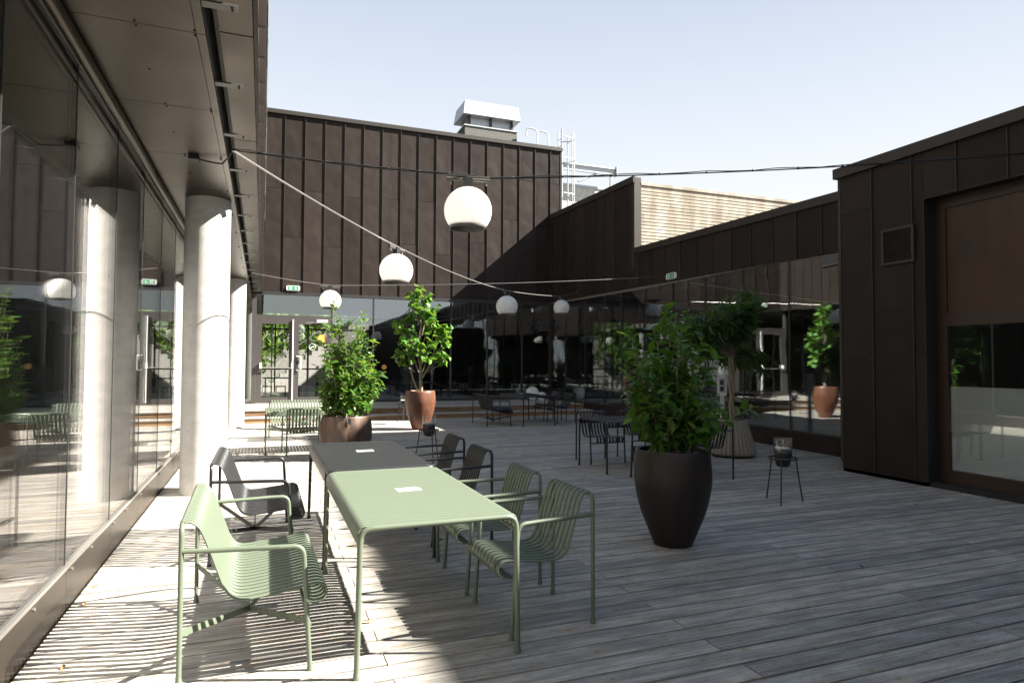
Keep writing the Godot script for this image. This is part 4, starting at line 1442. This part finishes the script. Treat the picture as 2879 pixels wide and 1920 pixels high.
func gravel(t: Node3D, y: float, rad: float, n: int, size: float, r: RandomNumberGenerator) -> void:
	var sb := MB.new()
	sb.lathe([Vector2(rad, y - 0.03), Vector2(rad * 0.6, y - 0.012), Vector2(0.001, y - 0.01)], 32)
	part("soil", sb, M.soil, t)
	for k in 4:
		var st := MB.new()
		st.lathe([Vector2(0.001, -0.6), Vector2(0.75, -0.4), Vector2(1.0, 0.0), Vector2(0.7, 0.45), Vector2(0.001, 0.6)], 6)
		var xs := []
		for q in n / 4:
			var a := r.randf() * TAU
			var d := sqrt(r.randf()) * rad * 0.96
			var s := size * r.randf_range(0.6, 1.3)
			var b := Basis.from_euler(Vector3(r.randf() * 0.8, r.randf() * TAU, r.randf() * 0.8))
			xs.append(Transform3D(Basis(b.x * s, b.y * s * 0.8, b.z * s * 0.8), Vector3(cos(a) * d, y - 0.012 + r.randf() * size * 0.8, sin(a) * d)))
		multi("gravel", st.mesh(M.gravel[k]), xs, t)

func build_pots() -> void:
	var r := RandomNumberGenerator.new()
	r.seed = 77
	var glossy := [leaf_shape(0.125, 0.031, 0.28, 0.22, 0.85, leaf_mat(0.030, 0.084, 0.013, 0.32)), leaf_shape(0.118, 0.030, 0.2, 0.30, 0.85, leaf_mat(0.043, 0.106, 0.016, 0.34)), leaf_shape(0.135, 0.033, 0.3, 0.15, 0.85, leaf_mat(0.022, 0.064, 0.011, 0.32)), leaf_shape(0.100, 0.026, 0.25, 0.25, 0.8, leaf_mat(0.062, 0.130, 0.020, 0.36)), leaf_shape(0.110, 0.028, 0.2, 0.5, 0.85, leaf_mat(0.036, 0.092, 0.014, 0.30)), leaf_shape(0.085, 0.022, 0.45, 0.1, 0.85, leaf_mat(0.095, 0.150, 0.022, 0.4))]
	# black egg-shaped pot with shrub
	var t := thing("black_pot", "tall dark brown egg-shaped plant pot in shade filled with gravel", "plant pot", Vector3(3.388, 0, -4.826))
	pot_body("pot", [Vector2(0.001, 0.0), Vector2(0.155, 0.0), Vector2(0.172, 0.02), Vector2(0.222, 0.14), Vector2(0.287, 0.31), Vector2(0.328, 0.50), Vector2(0.334, 0.62), Vector2(0.322, 0.76), Vector2(0.311, 0.822), Vector2(0.300, 0.827), Vector2(0.288, 0.815), Vector2(0.285, 0.76)], M.dark_pot, t)
	gravel(t, 0.785, 0.286, 420, 0.013, r)
	var p := thing("glossy_shrub", "leafy green shrub growing from the dark egg-shaped pot", "shrub", Vector3(3.388, 0.78, -4.826))
	var right := Vector3(0.93, 0, 0.36)
	var fwd := Vector3(0.36, 0, -0.93)
	var stems := []
	for q in [[-0.05, 1.33, 0.0], [0.12, 1.27, 0.1], [-0.18, 1.12, -0.1], [0.25, 1.06, 0.0], [-0.33, 1.02, 0.05], [0.02, 1.10, -0.2], [0.33, 0.86, -0.1], [-0.30, 0.80, -0.2], [0.16, 0.95, 0.25], [-0.12, 0.90, 0.28], [-0.42, 0.55, -0.05], [0.40, 0.52, 0.1], [0.10, 0.62, -0.32], [-0.15, 0.60, -0.34], [0.28, 0.40, -0.3], [-0.38, 0.34, -0.2], [-0.05, 0.74, 0.1]]:
		var tip: Vector3 = right * q[0] * 1.08 + fwd * q[2] * 1.05 + Vector3(0, q[1], 0)
		stems.append([Vector3(tip.x * 0.24, -0.03, tip.z * 0.24), tip, 0.16, 8])
	stems.append([right * 0.12 + Vector3(0, 0.0, 0), right * 0.66 + Vector3(0, 0.42, 0.0) - fwd * 0.1, 0.35, 8])
	shrub(p, 0.0, stems, r, glossy, 0.0205, M.bark, 300, 0.9)
	# wide brown planter with shrub
	t = thing("wide_planter", "wide brown barrel-shaped planter with gravel beside the green table", "plant pot", Vector3(1.306, 0, -11.0))
	pot_body("pot", [Vector2(0.001, 0.0), Vector2(0.31, 0.0), Vector2(0.345, 0.03), Vector2(0.395, 0.17), Vector2(0.423, 0.36), Vector2(0.418, 0.53), Vector2(0.396, 0.66), Vector2(0.386, 0.698), Vector2(0.372, 0.70), Vector2(0.362, 0.685), Vector2(0.36, 0.64)], M.planter, t)
	gravel(t, 0.665, 0.36, 500, 0.014, r)
	var tagb := MB.new()
	tagb.quad(Vector3(-0.02, 0.70, 0.40), Vector3(0.03, 0.66, 0.425), Vector3(0.015, 0.57, 0.43), Vector3(-0.025, 0.60, 0.428))
	part("plant_label", tagb, M.black, t)
	p = thing("planter_shrub", "dense sunlit green shrub with two peaks in the wide planter", "shrub", Vector3(1.306, 0.66, -11.0))
	stems = []
	for q in [[-0.24, 1.70, 0.0], [-0.16, 1.46, 0.12], [-0.30, 1.35, -0.1], [0.24, 1.56, 0.05], [0.33, 1.42, -0.08], [0.14, 1.28, 0.18], [-0.42, 1.08, 0.0], [0.45, 1.12, 0.05], [0.0, 1.2, -0.2], [0.02, 1.05, 0.3], [-0.48, 0.75, -0.1], [0.52, 0.82, -0.08], [-0.2, 0.9, -0.36], [0.24, 0.92, -0.36], [0.48, 0.52, 0.1], [-0.5, 0.45, -0.05], [0.05, 0.7, -0.45], [0.34, 0.42, -0.35], [-0.34, 0.45, -0.35], [0.58, 0.66, 0.0], [0.1, 1.0, 0.0], [-0.1, 1.25, 0.0]]:
		var tip: Vector3 = right * q[0] + fwd * q[2] + Vector3(0, q[1], 0)
		tip.y *= 1.15
		stems.append([Vector3(tip.x * 0.42, -0.03, tip.z * 0.42), tip, 0.10, 12])
	shrub(p, 0.0, stems, r, glossy, 0.029, M.bark, 300, 1.0)
	# tall reddish pot with a round-leaved tree
	t = thing("red_pot", "tall reddish brown egg-shaped pot in front of the steps", "plant pot", Vector3(3.511, 0, -15.133))
	pot_body("pot", [Vector2(0.001, 0.0), Vector2(0.165, 0.0), Vector2(0.185, 0.02), Vector2(0.238, 0.16), Vector2(0.305, 0.36), Vector2(0.352, 0.58), Vector2(0.362, 0.70), Vector2(0.350, 0.85), Vector2(0.336, 0.908), Vector2(0.322, 0.915), Vector2(0.310, 0.90), Vector2(0.306, 0.84)], M.rust, t)
	gravel(t, 0.86, 0.306, 200, 0.013, r)
	p = thing("round_leaf_tree", "small tree with round bright green leaves in the reddish pot", "tree", Vector3(3.511, 0.85, -15.133))
	var wood := MB.new()
	var rt := Vector3(0.974, 0, 0.226)
	var fd := Vector3(0.226, 0, -0.974)
	var at := func(x, y, d): return rt * x + fd * d + Vector3(0, y - 0.85, 0)
	wood.tube([at.call(0.02, 0.80, 0), at.call(0.01, 1.15, 0.0), at.call(0.0, 1.5, 0.02), at.call(0.03, 1.75, 0)], [0.045, 0.038, 0.034, 0.03], 10)
	wood.tube([at.call(-0.02, 0.80, 0.05), at.call(-0.12, 1.05, 0.06), at.call(-0.22, 1.35, 0.05), at.call(-0.27, 1.62, 0.02), at.call(-0.33, 1.85, 0)], [0.024, 0.022, 0.02, 0.017, 0.012], 8)
	wood.tube([at.call(0.04, 1.22, 0), at.call(0.18, 1.45, -0.03), at.call(0.28, 1.7, -0.04), at.call(0.35, 1.95, -0.02), at.call(0.42, 2.3, 0)], [0.026, 0.024, 0.02, 0.016, 0.01], 8)
	var ends := []
	var cl := [[-0.23, 3.28, 0.0], [-0.10, 3.36, 0.05], [0.16, 3.18, 0.05], [-0.16, 3.04, -0.1], [0.22, 2.92, -0.1], [-0.02, 2.98, 0.15], [-0.30, 2.74, 0.05], [0.10, 2.78, -0.15], [-0.55, 2.55, 0.0], [-0.44, 2.42, 0.2], [0.30, 2.66, 0.15], [0.50, 2.43, 0.0], [0.66, 2.47, -0.05], [-0.42, 2.14, -0.15], [-0.12, 2.10, -0.3], [0.28, 2.18, -0.2], [0.60, 2.20, 0.05], [-0.58, 1.92, 0.05], [-0.50, 1.74, 0.0], [-0.17, 1.86, -0.25], [0.15, 1.80, -0.28], [0.48, 1.86, 0.0], [-0.26, 2.33, 0.1], [0.12, 2.45, 0.2], [0.0, 1.95, 0.3], [0.62, 1.78, -0.05]]
	for c in cl:
		var e: Vector3 = at.call(c[0], c[1], c[2])
		var yb: float = clampf(c[1] - 0.55, 1.35, 2.5)
		var s: Vector3 = at.call(c[0] * 0.25, yb, c[2] * 0.25)
		var mid: Vector3 = s.lerp(e, 0.55) + Vector3(0, -0.04, 0) + rt * c[0] * 0.1
		wood.tube([s, mid, e], [0.014, 0.010, 0.005], 6)
		ends.append([mid, e])
	wood.tube([at.call(0.03, 1.7, 0), at.call(-0.05, 2.1, 0.03), at.call(0.02, 2.55, 0), at.call(-0.03, 3.0, 0), at.call(-0.08, 3.25, 0)], [0.03, 0.026, 0.022, 0.014, 0.008], 8)
	part("trunk", wood, M.bark, p)
	var rl := [leaf_shape(0.160, 0.078, 0.25, 0.30, 0.72, leaf_mat(0.070, 0.165, 0.028, 0.38)), leaf_shape(0.145, 0.072, 0.18, 0.45, 0.70, leaf_mat(0.100, 0.210, 0.040, 0.40)), leaf_shape(0.175, 0.082, 0.3, 0.2, 0.74, leaf_mat(0.048, 0.120, 0.022, 0.36))]
	var xs := []
	for e in ends:
		for k in 19:
			var q := r.randf_range(0.35, 1.0)
			var a := r.randf() * TAU
			var c: Vector3 = e[0].lerp(e[1], q) + Vector3(r.randfn(), r.randfn() * 0.8, r.randfn()) * 0.055
			var d := Vector3(cos(a), r.randf_range(-0.9, 0.35), sin(a))
			xs.append([leaf_xf(c, d, r.randf_range(0.65, 1.15), r.randfn(0, 0.5)), r.randi() % 3])
	leaves(xs, rl, p, 300)
	# woven basket with a willowy plant
	t = thing("woven_basket", "tapered woven basket planter standing by the wing windows", "plant pot", Vector3(7.567, 0, -9.05))
	for k in 3:
		var wb := MB.new()
		for q in range(k, 99, 3):
			var a := TAU * q / 99.0
			var d := Vector3(cos(a), 0, sin(a))
			wb.tube([d * 0.345 + Vector3(0, 0.035, 0), d * 0.398 + Vector3(0, 0.075, 0), d * 0.315 + Vector3(0, 0.35, 0), d * 0.238 + Vector3(0, 0.632, 0)], [0.011, 0.0125, 0.0105, 0.008], 5, false)
		part("weave", wb, M.wicker[k], t)
	var bs := MB.new()
	bs.lathe([Vector2(0.001, 0.0), Vector2(0.33, 0.0), Vector2(0.345, 0.03), Vector2(0.385, 0.075), Vector2(0.30, 0.35), Vector2(0.225, 0.632), Vector2(0.215, 0.632), Vector2(0.20, 0.55), Vector2(0.001, 0.55)], 40)
	part("liner", bs, M.black, t)
	p = thing("willow_leaf_plant", "tall dark plant with drooping narrow leaves in the woven basket", "plant", Vector3(7.567, 0.56, -9.05))
	var wd := MB.new()
	for k in 3:
		var a := TAU * k / 3.0
		var pts := []
		for q in 8: pts.append(Vector3(cos(a + q * 0.9) * 0.032, 0.17 * q - 0.03, sin(a + q * 0.9) * 0.032))
		wd.tube(pts, 0.022, 7)
	var nl := [leaf_shape(0.24, 0.020, 0.3, 0.25, 0.8, leaf_mat(0.034, 0.064, 0.022, 0.32), 5), leaf_shape(0.21, 0.019, 0.25, 0.4, 0.8, leaf_mat(0.045, 0.080, 0.028, 0.34), 5), leaf_shape(0.26, 0.021, 0.3, 0.3, 0.8, leaf_mat(0.020, 0.045, 0.018, 0.30), 5)]
	xs = []
	for k in 120:
		var a := k * 2.399
		var el := lerpf(-0.35, 1.45, fmod(k * 0.618, 1.0))
		var ln := r.randf_range(0.68, 1.15) * (1.0 if el < 0.9 else 0.92)
		var d := Vector3(cos(a) * cos(el), sin(el) * 0.9 + 0.12, sin(a) * cos(el))
		var s := Vector3(0, 1.08 + 0.32 * fmod(k * 0.37, 1.0), 0)
		var e := s + d * ln
		var m := s.lerp(e, 0.55) + Vector3(0, 0.10, 0)
		var tip := e + Vector3(0, -0.06, 0)
		wd.tube([s, m, tip], [0.008, 0.005, 0.002], 5)
		for q in 25:
			var f := sqrt(lerpf(0.10, 1.0, q / 24.0))
			var c := s.lerp(m, f).lerp(m.lerp(tip, f), f)
			var aa := r.randf() * TAU
			var ld := d * r.randf_range(0.3, 1.0) + Vector3(cos(aa), 0, sin(aa)) * 0.6 + Vector3(0, r.randf_range(-1.1, 0.1), 0)
			xs.append([leaf_xf(c, ld, r.randf_range(0.7, 1.1), r.randfn(0, 0.6)), r.randi() % 3])
	part("trunk", wd, M.bark, p)
	leaves(xs, nl, p, 300)

# ---------------------------------------------------------------- small things
func lantern(label: String, at: Vector3, turn: float) -> void:
	var t := thing("gas_lantern", label, "lantern", at, turn, "table lanterns on black wire stands")
	var ring := []
	for e in 33: ring.append(Vector3(cos(TAU * e / 32.0) * 0.157, 0.505, sin(TAU * e / 32.0) * 0.157))
	tpart("ring", ring, 0.0095, M.dark_steel, t, 8)
	var low := []
	for e in 33: low.append(Vector3(cos(TAU * e / 32.0) * 0.172, 0.338, sin(TAU * e / 32.0) * 0.172))
	tpart("lower_ring", low, 0.003, M.dark_steel, t, 6)
	for k in 3:
		var a := TAU * k / 3.0
		var d := Vector3(cos(a), 0, sin(a))
		tpart("leg", [d * 0.150 + Vector3(0, 0.505, 0), d * 0.168 + Vector3(0, 0.36, 0), d * 0.225 + Vector3(0, 0.0, 0)], 0.0085, M.dark_steel, t, 8)
	var b := MB.new()
	b.lathe([Vector2(0.001, 0.405), Vector2(0.055, 0.405), Vector2(0.078, 0.425), Vector2(0.094, 0.50), Vector2(0.099, 0.555), Vector2(0.099, 0.60), Vector2(0.001, 0.60)], 32)
	part("bowl", b, M.anth, t)
	var cg := MB.new()
	for k in 6:
		var a := TAU * (k + 0.5) / 6.0
		var d := Vector3(cos(a), 0, sin(a))
		cg.tube([d * 0.09 + Vector3(0, 0.41, 0), d * 0.125 + Vector3(0, 0.47, 0), d * 0.135 + Vector3(0, 0.60, 0)], 0.0018, 5)
	part("wire_basket", cg, M.dark_steel, t)
	var g := MB.new()
	g.lathe([Vector2(0.1015, 0.585), Vector2(0.1015, 0.735), Vector2(0.0985, 0.735), Vector2(0.0985, 0.60)], 40)
	part("glass_cylinder", g, M.clear, t)
	var r := RandomNumberGenerator.new()
	r.seed = 8
	var st := MB.new()
	st.lathe([Vector2(0.001, -0.6), Vector2(0.8, -0.35), Vector2(1.0, 0.0), Vector2(0.75, 0.4), Vector2(0.001, 0.6)], 7)
	var xs := []
	for k in 46:
		var a := r.randf() * TAU
		var d := sqrt(r.randf()) * 0.08
		var s := r.randf_range(0.010, 0.017)
		xs.append(Transform3D(Basis.from_euler(Vector3(r.randf(), r.randf() * 6.0, r.randf())).scaled(Vector3.ONE * s), Vector3(cos(a) * d, 0.605 + r.randf() * 0.014, sin(a) * d)))
	multi("pebbles", st.mesh(M.gravel[3]), xs, t)

func exit_sign(label: String, at: Vector3, turn: float) -> void:
	var t := thing("exit_sign", label, "sign", at, turn, "green exit signs on the walls")
	var b := MB.new()
	var pts := []
	for e in 24:
		var a := TAU * e / 24.0
		pts.append(Vector2(clampf(cos(a) * 2.0, -1, 1), sin(a)))
	var w := 0.205
	var h := 0.078
	var out := []
	for s in [[1, 1], [-1, 1], [-1, -1], [1, -1]]:
		for k in 5:
			var a: float = [0.0, PI / 2, PI, PI * 1.5][out.size() / 5] + k * PI / 8.0
			out.append(Vector2(s[0] * (w - 0.05) + cos(a) * 0.05, s[1] * (h - 0.05) + sin(a) * 0.05))
	for k in out.size():
		var p: Vector2 = out[k]
		var q: Vector2 = out[(k + 1) % out.size()]
		b.quad(Vector3(p.x, p.y, 0.0), Vector3(q.x, q.y, 0.0), Vector3(q.x, q.y, 0.05), Vector3(p.x, p.y, 0.05))
		b.tri(Vector3(0, 0, 0.05), Vector3(p.x, p.y, 0.05), Vector3(q.x, q.y, 0.05))
	part("housing", b, M.white, t)
	var g := MB.new()
	g.bb(Vector3(-0.155, -0.064, 0.0505), Vector3(0.155, 0.064, 0.054))
	part("face", g, M.sign_green, t)
	# white doorway with running figure, and an arrow pointing down
	var m := MB.new()
	var z := 0.0545
	m.bb(Vector3(-0.115, -0.052, z), Vector3(-0.035, 0.052, z + 0.001))
	m.tri(Vector3(0.035, -0.005, z), Vector3(0.078, -0.046, z), Vector3(0.121, -0.005, z))
	m.bb(Vector3(0.067, -0.006, z), Vector3(0.089, 0.048, z + 0.001))
	part("pictogram", m, M.white, t)
	var f := MB.new()
	var y := z + 0.0015
	f.tube([Vector3(-0.067, 0.033, y), Vector3(-0.067, 0.033, y + 0.001)], 0.010, 12)
	for s in [[-0.070, 0.018, -0.080, -0.012, 0.009], [-0.080, -0.012, -0.062, -0.030, 0.006], [-0.062, -0.030, -0.066, -0.048, 0.005], [-0.080, -0.012, -0.096, -0.030, 0.006], [-0.096, -0.030, -0.112, -0.030, 0.005], [-0.070, 0.016, -0.050, 0.002, 0.004], [-0.072, 0.016, -0.098, 0.010, 0.004], [-0.098, 0.010, -0.104, -0.006, 0.004]]:
		var a := Vector3(s[0], s[1], y)
		var c := Vector3(s[2], s[3], y)
		var d := (c - a).normalized()
		f.box((a + c) * 0.5, Vector3((c - a).length() + 0.004, s[4] * 1.6, 0.001), d, Vector3(-d.y, d.x, 0), Vector3.BACK)
	part("figure", f, M.sign_green, t)

func build_small() -> void:
	lantern("gas lantern on a black stand beside the dark block", Vector3(5.585, 0, -5.82), -0.35)
	lantern("gas lantern on a black stand behind the dark armchairs of the long table", Vector3(2.50, 0, -10.15), 0.6)
	lantern("gas lantern half hidden behind the reddish pot", Vector3(3.42, 0, -16.55), 0.2)
	exit_sign("green exit sign on the hall above the glass door", Vector3(0.865, 3.925, ZF + 0.018), 0.0)
	exit_sign("green exit sign on the dark wing above the windows", Vector3(wing_x(-13.48) - 0.016, 3.755, -13.48), -PI / 2 - 0.046)
	# power post behind the basket
	var t := thing("power_post", "pale grey power outlet post behind the woven basket", "post", Vector3(8.3, 0, -10.2), -0.75)
	bpart("post", Vector3(-0.04, 0, -0.04), Vector3(0.04, 1.0, 0.04), M.grey_box, t)
	bpart("outlet_box", Vector3(-0.085, 0.97, -0.06), Vector3(0.085, 1.38, 0.06), M.white, t)
	bpart("socket_panel", Vector3(-0.05, 1.03, 0.06), Vector3(0.05, 1.30, 0.075), M.galv, t)
	bpart("socket", Vector3(-0.03, 1.06, 0.075), Vector3(0.03, 1.14, 0.085), M.black, t)
	bpart("socket", Vector3(-0.03, 1.18, 0.075), Vector3(0.03, 1.26, 0.085), M.black, t)
	# fallen leaf on the deck
	var lf := inst("fallen_leaf", leaf_shape(0.08, 0.018, 0.5, 0.2, 0.85, M.green), self, leaf_xf(Vector3(1.47, 0.004, -5.66), Vector3(1, 0.02, 0.2), 1.0))
	tag(lf, "single fallen green leaf lying on the deck under the table", "leaf")
	var dry := leaf_shape(0.040, 0.010, 0.9, 0.6, 0.85, mat(lin(0.20, 0.12, 0.05), 0.9))
	for q in [[0.60, -4.02, 0.4, "curled brown leaf on the deck beside the green table leg"], [-0.92, -3.98, 2.0, "dry brown leaf on the deck in the striped bench shadow"], [-1.06, -4.95, 1.1, "dry leaf scrap against the metal kick plate, at the striped shadow edge"], [-1.05, -5.30, 2.6, "dry leaf scrap against the kick plate between two striped shadows"], [4.35, -3.75, 0.9, "dry brown leaf on open deck in front of the black pot"], [6.9, -5.2, 2.2, "dry leaf on the deck before the recessed window"]]:
		var dl := inst("fallen_leaf", dry, self, leaf_xf(Vector3(q[0], 0.012, q[1]), Vector3(cos(q[2]), 0.02, sin(q[2])), 1.0))
		tag(dl, q[3], "leaf", "fallen leaves on the deck")
